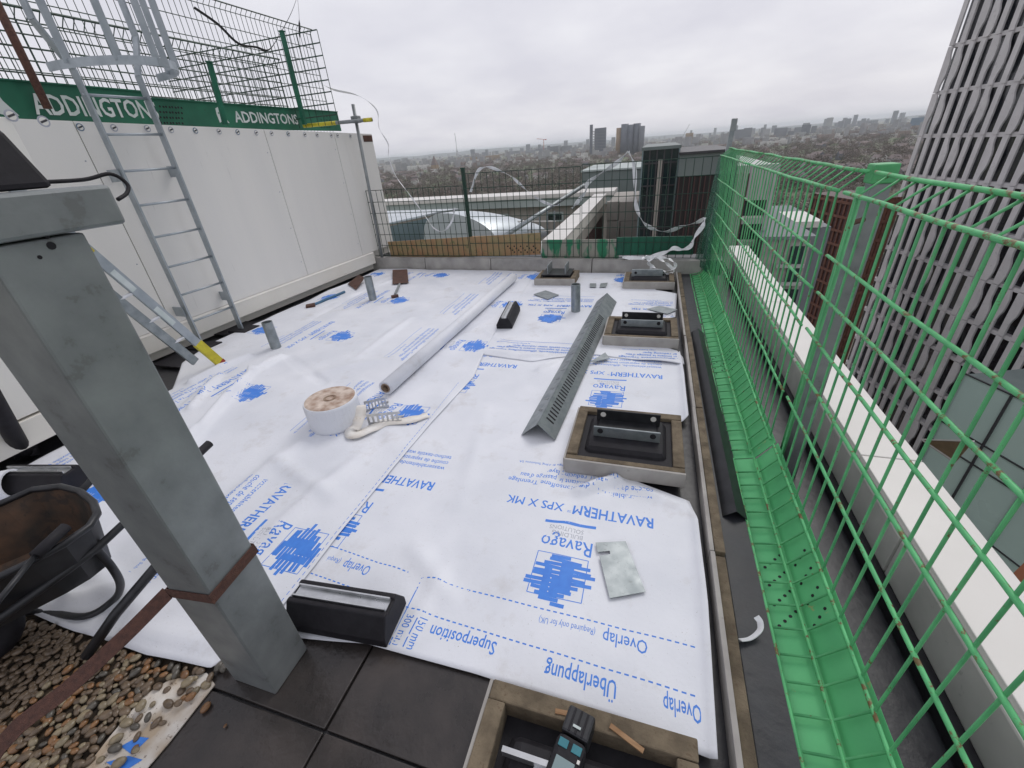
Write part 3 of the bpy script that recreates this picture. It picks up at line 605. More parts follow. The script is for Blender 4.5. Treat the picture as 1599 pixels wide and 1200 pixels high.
# ------------------------------------------------------------------ wheelbarrow and poles
wbw = thing('wheelbarrow', 'rusty black wheelbarrow with tubular frame at the left edge', 'wheelbarrow', G(100, 960, 0))
zt = .52
rim = [G(x, y, zt) for x, y in ((-170, 850), (0, 787), (50, 765), (95, 760), (125, 768), (146, 785), (152, 803), (140, 822), (100, 850), (40, 882), (-160, 975))]
cen = sum(rim, Vector())/len(rim); bot = [cen+(p-cen)*.72+Vector((0, 0, -.24)) for p in rim]; n = len(rim)
inn = [cen+(p-cen)*.985+Vector((0, 0, -.004)) for p in rim]; ib = [p+Vector((0, 0, .006))+(cen-p)*.015 for p in bot]
MB().add(rim+bot, [(i, (i+1) % n, n+(i+1) % n, n+i) for i in range(n)]+[tuple(range(n, 2*n))]).build('tray', 'black_metal', wbw, smooth=False)
MB().add(inn+ib, [(i, (i+1) % n, n+(i+1) % n, n+i) for i in range(n)]+[tuple(range(n, 2*n))]).build('tray_lining', 'rusty_barrow', wbw)
MB().tube(rim+[rim[0]], .014, 8).build('rim', 'black_metal', wbw, smooth=True)
h1 = G(150, 858, .40); h1e = G(327, 693, .46)
MB().tube([G(-60, 1010, .34), h1, h1.lerp(h1e, .5), h1e], .016, 10).build('handle', 'black_metal', wbw, smooth=True)
MB().tube([h1e+(h1-h1e)*.30, h1e], .021, 10).build('grip', 'rubber', wbw, smooth=True)
MB().tube([G(120, 775, .42), G(150, 742, .44), G(200, 690, .46)], .016, 10).build('handle', 'black_metal', wbw, smooth=True)
MB().tube(catmull([h1, G(176, 888, .28), G(188, 915, .15), G(176, 938, .05), G(132, 963, .017), G(60, 955, .02), G(0, 962, .12), G(-80, 970, .3)], 6), .015, 10).build('stand', 'black_metal', wbw, smooth=True)
MB().tube(catmull([G(135, 862, .38), G(127, 888, .2), G(97, 914, .06), G(60, 912, .07), G(10, 905, .3)], 6), .014, 10).build('stand', 'black_metal', wbw, smooth=True)
wm = (rim[0]+rim[-1])/2; wdir = wm-cen; wdir.z = 0; wdir.normalize(); wax = Vector((-wdir.y, wdir.x, 0)); wc = Vector((wm.x, wm.y, .185))+wdir*.02
circ = lambda rr: [wc+wdir*(rr*math.cos(2*PI*k/24))+Vector((0, 0, rr*math.sin(2*PI*k/24))) for k in range(25)]
wh = MB().tube([wc-wax*.045, wc+wax*.045], .10, 20).build('wheel', 'galv_post', wbw); MB().tube(circ(.140), .045, 10, cap=False).build('tyre', 'rubber', wh, smooth=True)
for sg in (-1, 1): MB().tube([wc+wax*.075*sg, bot[0 if sg > 0 else -1]+Vector((0, 0, -.005))], .013, 8).build('fork', 'black_metal', wbw, smooth=True)
MB().tube([wc-wax*.09, wc+wax*.09], .012, 8).build('axle', 'black_metal', wbw)
sh = thing('tool_handle', 'thin black tool handle lying across the wheelbarrow tray', 'tool', G(60, 870, .5))
a, b, c = G(103, 823, .56), G(55, 868, .55), G(-40, 985, .50)
MB().tube([a, b], .020, 10).build('grip', 'rubber', sh, smooth=True); MB().tube([b, c], .009, 8).build('shaft', 'black_metal', sh, smooth=True)
pl = MB().tube([G(258, 868, .30), G(180, 960, .15), G(135, 1025, .02)], .02, 10).build('black_pole', 'black_metal', smooth=True); tag(pl, 'black steel tube slanting down into the pebbles beside the strap', 'pole')
bp = thing('rubber_foot_post', 'black tube with thick rubber foot beside the near white unit', 'post', G(52, 712, 0))
MB().tube([G(40, 712, .015), AX(-20, 610, -3.72)], .05, 14).build('tube', 'rubber', bp, smooth=True); MB().tube([G(44, 715, .0), G(40, 700, .06)], .062, 14).build('foot', 'rubber', bp, smooth=True)
# ------------------------------------------------------------------ black rubber support blocks with metal channel
def support(c, ang, L_, W_, H_, label):
    t = thing('rubber_support', label, 'support block', c, 'black rubber support blocks'); x = Vector((math.cos(ang), math.sin(ang), 0)); y = Vector((-x.y, x.x, 0)); c = Vector(c)
    prof = [(-W_/2, 0), (W_/2, 0), (W_/2, H_*.35), (W_*.26, H_), (.028, H_), (.028, H_-.012), (-.028, H_-.012), (-.028, H_), (-W_*.26, H_), (-W_/2, H_*.35)]
    MB().extr([c-x*L_/2+y*a+Vector((0, 0, b)) for a, b in prof], x*L_).build('block', 'rubber', t, bevel=.006)
    z = H_-.010
    mb = MB(); 
    for s in (-1, 1): mb.obox(c-x*L_*.47+y*.0235*s+Vector((0, 0, z+.008)), c+x*L_*.47+y*.0235*s+Vector((0, 0, z+.008)), .006, .020)
    mb.obox(c-x*L_*.47+Vector((0, 0, z)), c+x*L_*.47+Vector((0, 0, z)), .04, .003); mb.build('channel', 'alu', t)
    return t
zz = .016
p0, p1, p2, p3 = G(460, 985, zz), G(607, 1008, zz), G(632, 935, zz), G(480, 920, zz)
support(((-1.08, .80, .02)), math.radians(5), .44, .19, .13, 'black rubber block with bright channel at the near edge of the sheet')
support((-1.44, 4.25, .018), math.radians(97), .56, .17, .12, 'small distant black rubber block with bright channel right of the white roll')
support((-3.52, 1.06, .02), math.radians(12), .48, .2, .14, 'black rubber block with grey channel behind the wheelbarrow')
wr_ = thing('white_roll_end', 'short white rolled sheet at the far left edge by the rubber foot post', 'roll', G(0, 770, .0))
MB().pipe(G(22, 755, .10), G(-60, 770, .10), .09, .012, 20).build('roll', 'membrane', wr_, smooth=False)
# ------------------------------------------------------------------ timber-lined kerb boxes with steel pedestals
def kerb_box(x0, x1, y0, y1, label, style, H_=.11, core_h=.06):
    t = thing('kerb_box', label, 'kerb box', ((x0+x1)/2, (y0+y1)/2, 0), 'pedestal boxes along the kerb')
    w = .06; zb = .012
    for i, (a, b, c, d) in enumerate(((x0, x1, y0, y0+w*.6), (x0, x1, y1-w, y1), (x0, x0+w, y0+w*.6+.002, y1-w-.002), (x1-w, x1, y0+w*.6+.002, y1-w-.002))):
        MB().box(a, b, c, d, zb, H_+random.uniform(-.006, .006)).build('lining_board', 'mineral', t, bevel=.005)
    MB().box(x0-.004, x1+.004, y0-.016, y0-.002, zb, H_-.006).build('facing', 'board_grey', t, bevel=.002)
    MB().box(x0-.014, x0-.002, y0-.002, y1, zb, H_-.012).build('facing', 'board_grey', t, bevel=.002)
    MB().box(x0+w, x1-w, y0+w*.6, y1-w, zb, core_h+(.028 if style != 'none' else 0)).build('mat', 'rubber', t)
    cx, cy = (x0+x1)/2, (y0+y1)/2
    a, b = (x1-x0)*.33, (y1-y0)*.30
    MB().hexa([(cx-a-.03, cy-b-.03, core_h), (cx+a+.03, cy-b-.03, core_h), (cx+a+.03, cy+b+.03, core_h), (cx-a-.03, cy+b+.03, core_h), (cx-a, cy-b, core_h+.07), (cx+a, cy-b, core_h+.07), (cx+a, cy+b, core_h+.07), (cx-a, cy+b, core_h+.07)]).build('pedestal', 'rubber', t, bevel=.03)
    zt_ = core_h+.07
    if style == 'plates':
        for yy_, m_, hh in ((cy-.07, 'galv', .07), (cy+.10, 'black_metal', .082)):
            pl_ = MB().box(cx-.19, cx+.19, yy_-.005, yy_+.005, zt_, zt_+hh).build('bracket_plate', m_, t, bevel=.003)
            for s in (-.15, .15): MB().tube([(cx+s, yy_-.008, zt_+hh*.6), (cx+s, yy_+.008, zt_+hh*.6)], .017, 14).build('bolt_hole', 'rubber' if m_ == 'galv' else 'coping', pl_)
        MB().box(cx-.17, cx+.17, cy-.065, cy+.095, zt_+.001, zt_+.010).build('base_plate', 'black_metal', t)
    elif style == 'fins':
        for s in (-.11, .13): MB().box(cx+s-.006, cx+s+.006, cy-.14, cy+.14, zt_, zt_+.13).build('fin', 'galv', t, bevel=.003)
        MB().box(cx-.2, cx+.2, cy-.17, cy+.17, zt_+.001, zt_+.012).build('base_plate', 'black_metal', t)
    elif style == 'bar':
        MB().box(cx-.22, cx+.16, cy-.06, cy-.045, zt_-.01, zt_+.085).build('bracket_plate', 'galv', t, bevel=.004)
        MB().tube([(cx-.17, cy-.064, zt_+.04), (cx-.17, cy-.04, zt_+.04)], .017, 12).build('bolt_hole', 'rubber', t)
        MB().box(cx-.2, cx+.18, cy-.03, cy+.10, zt_+.001, zt_+.02).build('base_plate', 'black_metal', t)
    return t
kerb_box(-.37, .275, 1.905, 2.46, 'nearer kerb box with two bolted plates right of the long perforated angle', 'plates')
kerb_box(-.345, .305, 3.72, 4.22, 'middle kerb box with one black and one galvanised plate', 'plates')
kerb_box(-.285, .32, 5.48, 5.94, 'kerb box in the far corner with tangled white ribbon above it', 'bar')
kerb_box(-1.47, -.93, 5.58, 6.02, 'far kerb box with two upright steel fins by the upstand', 'fins')
nbx = kerb_box(-.39, .252, .02, .692, 'nearest kerb box at the bottom edge holding the power tool', 'none', .115, .03)
MB().box(-.30, -.12, .50, .515, .105, .135).build('bracket_plate', 'alu', nbx); MB().tube([(-.18, .485, .10), (-.18, .485, .108)], .026, 14).build('bolt_head', 'alu', nbx)
for (a, b), nm in ((((.0, .655, .115), (.10, .62, .105)), 'splinter'), (((-.17, .65, .112), (-.12, .655, .11)), 'splinter')): MB().obox(a, b, .014, .006).build(nm, 'wood', nbx)
# power tool
def tool():
    c = G(885, 1150, .155); t = thing('power_tool', 'black and teal cordless tool with battery inside the nearest kerb box', 'power tool', (c.x, c.y, .10))
    x = Vector((.97, -.2, 0)).normalized(); y = Vector((.2, .97, 0)).normalized(); z = Vector((0, 0, 1)); b = Vector((c.x+.01, c.y-.05, .085))
    def bx(u0, u1, v0, v1, w0, w1, nm, m, bev=.006, par=t):
        P = [b+x*u+y*v+z*w for w in (w0, w1) for u, v in ((u0, v0), (u1, v0), (u1, v1), (u0, v1))]; return MB().hexa(P).build(nm, m, par, bevel=bev)
    bt = bx(-.042, .042, .055, .13, .0, .075, 'battery', 'black_metal', .008)
    for u in (-.02, .0, .02): bx(u-.003, u+.003, .06, .125, .075, .078, 'rib', 'rubber', .001, bt)
    bx(-.012, .012, .075, .082, .0785, .0795, 'badge', 'print_white', 0, bt)
    bd = bx(-.045, .045, -.16, .05, .0, .085, 'body', 'rubber', .018)
    bx(-.034, -.006, .012, .034, .085, .0875, 'teal_panel', 'teal', .002, bd); bx(.006, .034, .012, .034, .085, .0875, 'teal_panel', 'teal', .002, bd)
    bx(-.028, .028, -.075, -.01, .085, .088, 'display', 'zinc_side', .003, bd); bx(.030, .038, -.006, .004, .085, .088, 'button', 'coping', .001, bd)
tool()
# ------------------------------------------------------------------ loose things on the sheet
rl = thing('membrane_roll', 'long white roll of sheet lying along the seam', 'roll', (-1.88, 4.1, .09))
ra, rb = Vector((-1.935, 2.50, .078)), Vector((-1.83, 5.72, .078))
MB().pipe(ra, rb, .060, .022, 24).build('roll', 'membrane', rl, smooth=True); MB().pipe(ra-(rb-ra).normalized()*.008, rb, .038, .006, 20).build('core', 'cardboard', rl, smooth=True)
tr_c = Vector((-2.10, 2.08, .016))
tp = thing('tape_roll', 'fat white tape roll with dirty brown top standing on the sheet', 'tape roll', tr_c)
MB().lathe([(.178, 0), (.186, .02), (.186, .185), (.180, .20), (.05, .192), (.045, .16), (.03, .155)], tr_c, 40).build('roll', 'membrane', tp, smooth=False, bevel=.004)
mb = MB().lathe([(.174, .2005), (.16, .206), (.06, .200)], tr_c, 32).build('dirty_top', 'tape_top', tp)
MB().lathe([(.04, .150), (.045, .203), (.03, .205), (.02, .150)], tr_c, 20).build('core', 'cardboard', tp)
def zB(x, y): return hB(x, y)
tl = [Vector((-1.92, 2.12, .15)), Vector((-1.89, 2.04, .07)), Vector((-1.90, 1.97, .03)), G(560, 678, .035), G(600, 662, .03), G(645, 655, .03), G(668, 648, .025)]
C = catmull(tl, 6); V = []; Fc = []
for i, p in enumerate(C):
    t = i/(len(C)-1); d = (C[min(i+1, len(C)-1)]-C[max(i-1, 0)]); d.z = 0; d.normalize(); sd = Vector((-d.y, d.x, 0)); w = .062-.022*t+.006*math.sin(i*.9)
    zf = lambda q: max(q.z, zB(q.x, q.y)+.008)+.004*math.sin(i*1.3)*(1-t)
    a = p+sd*w; b = p-sd*w*.9; m_ = p+Vector((0, 0, .007*abs(math.sin(i*.8))))
    for q in (a, m_, b): V.append((q.x, q.y, zf(q)))
for i in range(len(C)-1):
    for j in range(2): k = i*3+j; Fc.append((k, k+1, k+4, k+3))
o = MB().add(V, Fc).build('tail', 'tape_tail', tp, smooth=True); md = o.modifiers.new('s', 'SOLIDIFY'); md.thickness = .003
# small perforated angles
def perf_angle(c, ang, L_, label):
    t = thing('perforated_angle_offcut', label, 'metal angle', c, 'short perforated angle offcuts'); c = Vector(c); x = Vector((math.cos(ang), math.sin(ang), 0)); y = Vector((-x.y, x.x, 0)); z = Vector((0, 0, 1))
    for ax, nm in ((y, 'flange'), (z, 'upstand')):
        mb = MB()
        n_ = 7
        for k in range(n_): mb.hexa([c+x*(L_*(k+a)/n_-L_/2)+ax*b+(z if ax is y else y)*q for q in (0, .0025) for a, b in ((0.0, 0), (.45, 0), (.45, .09), (0, .09))])
        for b0, b1 in ((.0, .022), (.072, .092)): mb.hexa([c+x*a+ax*b+(z if ax is y else y)*q for q in (-.0004, .0029) for a, b in ((-L_/2, b0), (L_/2, b0), (L_/2, b1), (-L_/2, b1))])
        mb.build(nm, 'alu', t)
perf_angle(G(590, 640, .02), math.radians(35), .17, 'short perforated angle piece at the near end of the white roll')
perf_angle(G(602, 662, .018), math.radians(20), .24, 'short perforated angle piece lying over the tape tail')
# long perforated angle
la_ = thing('perforated_angle', 'long galvanised angle with slotted side lying across the sheets', 'metal angle', (-.5, 3.5, .01))
a0, a1 = Vector((-.60, 2.17, .018)), Vector((-.44, 4.93, .018)); ax = (a1-a0).normalized(); sx = Vector((ax.y, -ax.x, 0)); LL = (a1-a0).length; up_ = Vector((0, 0, 1))
ridge = .105; wl_ = .115; wr2 = .115
tl_ = [a0-sx*wl_, a1-sx*wl_, a1+up_*ridge, a0+up_*ridge]
MB().extr(tl_, up_*.003+sx*-.001).build('flange', 'galv', la_)
tr2 = [a0+sx*wr2, a1+sx*wr2, a1+up_*ridge, a0+up_*ridge]
MB().extr(tr2, up_*.003+sx*.001).build('flange', 'galv', la_)
fn = (up_*wr2+sx*ridge).normalized()
slot = None
for k in range(48):
    q = a0+ax*(.12+k*.042)
    e0_ = q+(sx*wr2)*.20+up_*ridge*.80+fn*.0045; e1_ = q+(sx*wr2)*.62+up_*ridge*.38+fn*.0045
    if slot is None: slot = MB().obox(e0_, e1_, .012, .002, up=fn).build('slot', 'rubber', la_); s0 = q
    else: copy_part(slot, la_, q-s0)
fnl = (up_*wl_-sx*ridge).normalized(); em = None
for k in range(17):
    q = a0+ax*(.2+k*.155)
    if em is None: em = MB().obox(q-(sx*wl_)*.25+up_*ridge*.75+fnl*.004, q+ax*.05-(sx*wl_)*.55+up_*ridge*.45+fnl*.004, .018, .003, up=fnl).build('emboss', 'galv_post', la_); e00 = q
    else: copy_part(em, la_, q-e00)
# plates
def plate(pts, label, z=.012, m='galv', name='metal_plate', th=.003):
    P = [G(x, y, z) for x, y in pts]; o = MB().extr(P, (0, 0, th)).build(name, m); return tag(o, label, 'metal plate')
plate([(930, 848), (977, 846), (1008, 925), (952, 935), (936, 869), (953, 866), (952, 861), (933, 863)], 'notched galvanised plate lying beside the nearest blue logo', .02)
plate([(833, 460), (852, 454), (873, 461), (855, 468)], 'thin square metal plate in front of the far finned box', .022)
plate([(1010, 483), (1030, 478), (1058, 484), (1042, 491)], 'thin metal plate just behind the middle kerb box', .022)
plate([(921, 566), (945, 551), (952, 560), (926, 566)], 'pointed metal plate half under the long perforated angle', .03)
plate([(921, 443), (931, 443), (931, 449), (921, 449)], 'small square shim left of its twin on the far sheet', .02)
plate([(938, 443), (949, 442), (946, 449), (936, 449)], 'small square shim right of its twin on the far sheet', .02)
# stub pipes
def stub(px_, py_, tx, ty, label):
    b = G(px_, py_, 0); h = ON(tx, ty, b); t = thing('stub_pipe', label, 'pipe stub', b, 'upright stub pipes')
    MB().pipe((b.x, b.y, -.02), (b.x, b.y, h), .052, .005, 24).build('pipe', 'galv', t, smooth=False)
stub(432, 545, 417, 503, 'galvanised stub pipe nearest to the ladder foot'); stub(583, 470, 575, 432, 'galvanised stub pipe beside the brown shovel'); stub(899, 488, 903, 444, 'galvanised stub pipe beside the far end of the long angle')
# shovels
s1 = thing('shovel', 'rusty brown square shovel lying by the far upstand', 'shovel', G(622, 450, .03))
P = [G(613, 422, .06), G(636, 421, .06), G(638, 442, .03), G(613, 444, .03)]; MB().extr(P, (0, 0, .004)).build('blade', 'rust_brown', s1)
MB().tube([G(624, 444, .035), G(617, 460, .04)], .017, 8).build('shaft', 'galv_post', s1); MB().tube([G(611, 464, .035), G(622, 462, .035)], .022, 8).build('grip', 'rust_brown', s1)
s2 = thing('shovel', 'shovel with blue shaft lying along the foot of the white enclosure', 'shovel', G(520, 460, .02))
P = [G(543, 444, .03), G(560, 430, .09), G(570, 434, .09), G(556, 453, .03)]; MB().extr(P, (0, 0, .004)).build('blade', 'rust_brown', s2)
MB().tube([G(538, 456, .03), G(490, 476, .03)], .018, 8).build('shaft', 'blue_handle', s2); MB().obox(G(478, 479, .03), G(492, 476, .035), .10, .03).build('grip', 'rust_brown', s2)
# black trims and white strap by the kerb
def lang(a, b, label, s=.055):
    t = thing('angle_trim', label, 'trim', (Vector(a)+Vector(b))/2); a = Vector(a); b = Vector(b); d = (b-a).normalized(); sd = Vector((d.y, -d.x, 0))
    MB().extr([a-sd*s, b-sd*s, b+Vector((0, 0, s*.8)), a+Vector((0, 0, s*.8))], (0, 0, .003)).build('flange', 'black_metal', t)
    MB().extr([a+sd*s, b+sd*s, b+Vector((0, 0, s*.8)), a+Vector((0, 0, s*.8))], (0, 0, .003)).build('flange', 'black_metal', t)
lang((.505, 1.72, .014), (.495, 4.1, .014), 'black metal angle trim lying on the roofing strip beside the kerb')
ribbon([G(1156, 1000, .03), G(1172, 997, .025), G(1186, 985, .04), G(1187, 972, .06), G(1181, 963, .07)], .022, 'ribbon', 'strap_offcut', 'curled white strap end on the black strip near the mesh barrier', 'strap')
# ------------------------------------------------------------------ green mesh barrier on the right
XF = .75
prof = [(.568, .012), (.672, .035), (XF, .145), (XF, 1.425), (XF+.085, 1.495)]
zr = [.145, .455, .655, .83, 1.01, 1.17, 1.425]
def mesh_barrier(y0, y1, label, dx=0., lean=0.):
    t = thing('mesh_barrier', label, 'barrier', (XF+dx, (y0+y1)/2, 0), 'green mesh barrier panels along the kerb')
    pf = [(x+dx+lean*z, z) for x, z in prof]
    w0 = MB().tube([(x, y0+.03, z) for x, z in pf], .0048, 6).build('wire', 'green', t, smooth=True)
    n_ = int((y1-y0-.06)/.1)
    for k in range(1, n_+1): c = copy_part(w0, t, (random.uniform(-.002, .002), k*.1+random.uniform(-.004, .004), 0))
    rails = [pf[0], pf[1]]+[(XF+dx+lean*z, z) for z in zr]+[pf[4]]
    for i, (x, z) in enumerate(rails):
        r = .0068 if i not in (8, 9) else .008
        pts = [(x-.008+random.uniform(-.003, .003), y0+(y1-y0)*k/8, z+random.uniform(-.004, .004)) for k in range(9)]
        MB().tube(pts, r, 7).build('rail', 'rusty_rail', t, smooth=True)
    mb = MB(); th = .004
    q = [(pf[0][0]+.004, pf[0][1]-.022), (pf[1][0]+.012, pf[1][1]-.018), (pf[2][0]+.018, pf[2][1]-.004)]
    for a, b in zip(q[:-1], q[1:]): mb.extr([(a[0], y0-.022, a[1]), (b[0], y0-.022, b[1]), (b[0], y1+.022, b[1]), (a[0], y1+.022, a[1])], (.003, 0, -.004))
    tb = mb.build('toe_board', 'green_toe', t)
    hole = None
    for (ca, cb) in ((y1-1.0, 4),):
        for i in range(cb):
            for j in range(4):
                for sidx, (a, b) in enumerate(zip(q[:-1], q[1:])):
                    if sidx == 1 and j > 2: continue
                    u = .2+.2*j; x = a[0]+(b[0]-a[0])*u; z = a[1]+(b[1]-a[1])*u; n2 = Vector((-(b[1]-a[1]), 0, b[0]-a[0])).normalized()
                    p = Vector((x, ca+i*.09+j*.022, z))
                    if hole is None or sidx != hole[1]: ho = MB().tube([p+n2*.0005, p+n2*.0016], .0065, 8).build('hole', 'rubber', tb); hole = (ho, sidx, p)
                    else: copy_part(hole[0], tb, p-hole[2])
    return t
mesh_barrier(-.55, 2.20, 'nearest green mesh barrier panel at the right edge', .0)
mesh_barrier(2.25, 4.30, 'second green mesh barrier panel, beyond the grey post', -.01)
mesh_barrier(4.34, 6.35, 'far green mesh barrier panel running into the netted corner', -.015)
pt = thing('barrier_post', 'grey steel barrier post with green painted head beside the mesh', 'post', (.91, 2.34, -.15))
MB().box(.865, .94, 2.31, 2.38, -.149, 1.44).build('post', 'galv_post', pt, bevel=.004); MB().box(.858, .947, 2.303, 2.387, 1.44, 1.515).build('head', 'green', pt, bevel=.006)
MB().tube([(.80, 2.225, -.1), (.80, 2.225, 1.44)], .014, 12).build('standard', 'green', pt, smooth=True)
MB().tube([(.80, 2.225, 1.30), (.87, 2.30, 1.30)], .012, 8).build('clamp', 'rust_brown', pt)
p4 = thing('barrier_post', 'galvanised post rising above the mesh barrier in the far corner', 'post', (.82, 6.5, .1))
b4 = AY(1128, 245, 6.55); t4 = AY(1147, 187, 6.55); MB().obox((b4.x-.05, 6.55, -.15), t4, .055, .055, up=(0, 1, 0)).build('post', 'galv', p4, bevel=.003); MB().obox(t4-Vector((.002, 0, .12)), t4+Vector((.002, 0, .01)), .06, .06, up=(0, 1, 0)).build('cap', 'galv_post', p4)
# debris netting in the corner
def net(P, label, th=.004):
    o = MB().extr(P, (0, th, 0)).build('debris_netting', 'netting'); return tag(o, label, 'netting', 'green debris netting in the corner')
net([(.60, 6.42, .12), (.80, 5.55, .10), (.83, 5.55, 1.50), (.72, 6.42, 1.40)], 'dark green netting sheet wrapped round the far corner of the barrier')
# ------------------------------------------------------------------ far mesh fence
def fy(t, off): return far(t, off)
def far_panel(t0, t1, z0, z1, label, n=46, zz1=None):
    c = far((t0+t1)/2, .2); t = thing('mesh_fence', label, 'fence', c, 'dark green mesh panels along the far edge'); zz1 = z1 if zz1 is None else zz1
    w = None; Ln = (far(t1)-far(t0)).length
    for k in range(n+1):
        s = t0+(t1-t0)*k/n; p = far(s, .14)
        if w is None: w = MB().tube([(p.x, p.y, z0), (p.x, p.y, z1)], .0045, 5).build('wire', 'green_dark', t); p0_ = p
        else: copy_part(w, t, p-p0_)
    for k in range(7):
        a = z0+(z1-z0)*k/6; MB().tube([far(t0, .135, a), far((t0+t1)/2, .135, a+random.uniform(-.01, .01)), far(t1, .135, a)], .005, 5).build('rail', 'green_dark', t)
    return t
tq = lambda px_, py_: (lambda p: (p-A0).dot(A1-A0)/(A1-A0).length_squared)(AY(px_, py_, 6.55))
ztf = AY(755, 262, 6.6).z
far_panel(-.02, .345, .2, 1.24, 'dark green mesh panel beside the white enclosure and scaffold tube', 19)
far_panel(.35, .70, .2, 1.40, 'dark green mesh panel right of the dark middle post', 18)
far_panel(.705, 1.06, .2, 1.42, 'dark green mesh panel in front of the dark glass block', 18)
t_ = thing('fence_post', 'dark green fence post in the middle of the far mesh', 'post', far(.348, .21)); p = far(.348, .21); MB().obox((p.x, p.y, .18), (p.x, p.y, ztf), .05, .05, up=(0, 1, 0)).build('post', 'green_dark', t_, bevel=.004); MB().obox((p.x, p.y, ztf), (p.x, p.y, ztf+.02), .06, .06, up=(0, 1, 0)).build('cap', 'green_dark', t_)
def toe(p0, p1, p2, p3, m, label, off=.17, holes=()):
    d = (A1-A0).normalized(); n_ = Vector((-d.y, d.x, 0)); pl_y = far(0, off)
    def hit(px_, py_):
        r_ = Vector(ray(px_, py_)); t = (pl_y.x*n_.x+pl_y.y*n_.y)/(r_.x*n_.x+r_.y*n_.y); return Vector((r_.x*t, r_.y*t, EYE+r_.z*t))
    P = [hit(*q) for q in (p0, p1, p2, p3)]; t = thing('toe_board', label, 'toe board', (P[0]+P[1])/2)
    MB().extr(P, n_*.02).build('board', m, t, bevel=.003)
    hb = None
    for hx, hy in holes:
        q = hit(hx, hy)
        if hb is None: hb = MB().tube([q-n_*.002, q+n_*.001], .012, 8).build('hole', 'rubber' if hx > 700 else 'coping', t); h0 = q
        else: copy_part(hb, t, q-h0)
    return t
toe((612, 405), (844, 398), (844, 364), (605, 378), 'orange_board', 'weathered orange-brown toe board on the far fence', .16, [(793+i*10+j*3.5, 385+j*3) for i in range(5) for j in range(4)])
toe((846, 405), (966, 404), (966, 374), (846, 375), 'stained_board', 'pale toe board with green paint stains on the far fence', .175)
toe((963, 399), (1082, 398), (1082, 369), (963, 371), 'green_board', 'solid green toe board at the right of the far fence', .165)
# white ribbons
Y1 = 6.5
def rb_(pts, w, label, y=Y1, tw=.5, k=8): return ribbon([AY(a, b, y) for a, b in pts], w, 'ribbon', 'barrier_ribbon', label, 'ribbon', 'white barrier ribbons', k, tw)
rb_([(492, 126), (520, 140), (560, 150), (588, 172), (592, 200), (606, 225), (607, 245), (618, 275), (640, 305), (662, 335), (678, 357), (693, 361), (706, 345), (710, 325)], .028, 'white ribbon drooping in the mesh beside the white enclosure')
rb_([(735, 300), (745, 270), (755, 262), (770, 263), (795, 274), (812, 288), (835, 308), (862, 321), (875, 320)], .045, 'white ribbon sagging right of the dark middle fence post')
rb_([(893, 326), (900, 318), (914, 300), (918, 286), (940, 270), (965, 253), (981, 237)], .06, 'white ribbon rising to the peak before the cylindrical towers')
rb_([(981, 237), (990, 258), (992, 300), (994, 324), (1003, 345), (1018, 357), (1040, 362), (1065, 354), (1090, 347), (1100, 340)], .06, 'white ribbon falling from the peak across the dark glass block')
rb_([(1100, 340), (1098, 352), (1085, 370), (1078, 385), (1065, 390), (1052, 388), (1040, 394), (1020, 400), (1000, 404), (972, 402)], .06, 'white ribbon trailing along the green toe board', 6.3)
rb_([(1001, 404), (1010, 402), (1030, 405), (1045, 415), (1052, 425), (1040, 428), (1022, 418), (1012, 410), (1025, 403), (1045, 405), (1055, 415), (1042, 424), (1018, 420), (1014, 408), (1008, 400)], .04, 'tangled white ribbon heaped above the far corner box', 5.85, 1.2)
# ------------------------------------------------------------------ scaffold tubes
sc = thing('scaffold_tube', 'upright grey scaffold tube at the far end of the white enclosure', 'scaffold tube', far(.0, .05))
bt_ = far(.018, .06, .02); top_ = AY(551, 163, 6.45); MB().tube([bt_, top_], .024, 12).build('tube', 'galv_post', sc, smooth=True)
q = AY(556, 187, 6.42); MB().obox(q-Vector((.06, 0, 0)), q+Vector((.06, 0, 0)), .09, .09, up=(0, 1, 0)).build('coupler', 'galv_post', sc, bevel=.01)
s3 = thing('scaffold_tube', 'short scaffold tube with yellow ends lying on the enclosure roof', 'scaffold tube', AY(530, 190, 6.4))
a, b = AY(474, 197, 6.2), AY(581, 187, 6.38); MB().tube([a, b], .024, 12).build('tube', 'galv_post', s3, smooth=True)
for u, v in ((0, .48), (.88, 1.0)): MB().tube([a.lerp(b, u), a.lerp(b, v)], .0265, 12).build('yellow_sleeve', 'yellow', s3, smooth=True)
# ------------------------------------------------------------------ barrier on the enclosure roof with lettered toe boards
def roof_panel(x, y0, y1, z0, z1, label, dy=.085, leanx=0., nr=9):
    t = thing('roof_mesh_barrier', label, 'barrier', (x, (y0+y1)/2, z0), 'mesh barriers on the enclosure roof'); n_ = int((y1-y0)/dy)
    w = MB().tube([(x, y0, z0), (x+leanx, y0, z1-.07), (x+leanx+.07, y0, z1)], .0046, 5).build('wire', 'green_dark', t)
    for k in range(1, n_+1): copy_part(w, t, (0, k*(y1-y0)/n_, 0))
    for k in range(nr):
        f = k/(nr-1); z = z0+(z1-z0-.07)*f; MB().tube([(x+leanx*f+.006, y0, z), (x+leanx*f+.006, (y0+y1)/2, z-.01), (x+leanx*f+.006, y1, z)], .0065, 5).build('rail', 'green_dark', t)
    MB().tube([(x+leanx+.07, y0, z1), (x+leanx+.07, y1, z1)], .011, 5).build('rail', 'green_dark', t)
    return t
XR = -5.15
yb0, yb1, yb2 = AX(-25, 120, XR).y, AX(245, 160, XR).y, AX(525, 168, XR).y
zr0 = 2.16
roof_panel(XR-.03, yb0-.6, AX(430, 85, XR).y, zr0, 2.98, 'dark green mesh barrier on the enclosure roof, just behind the ladder', .085)
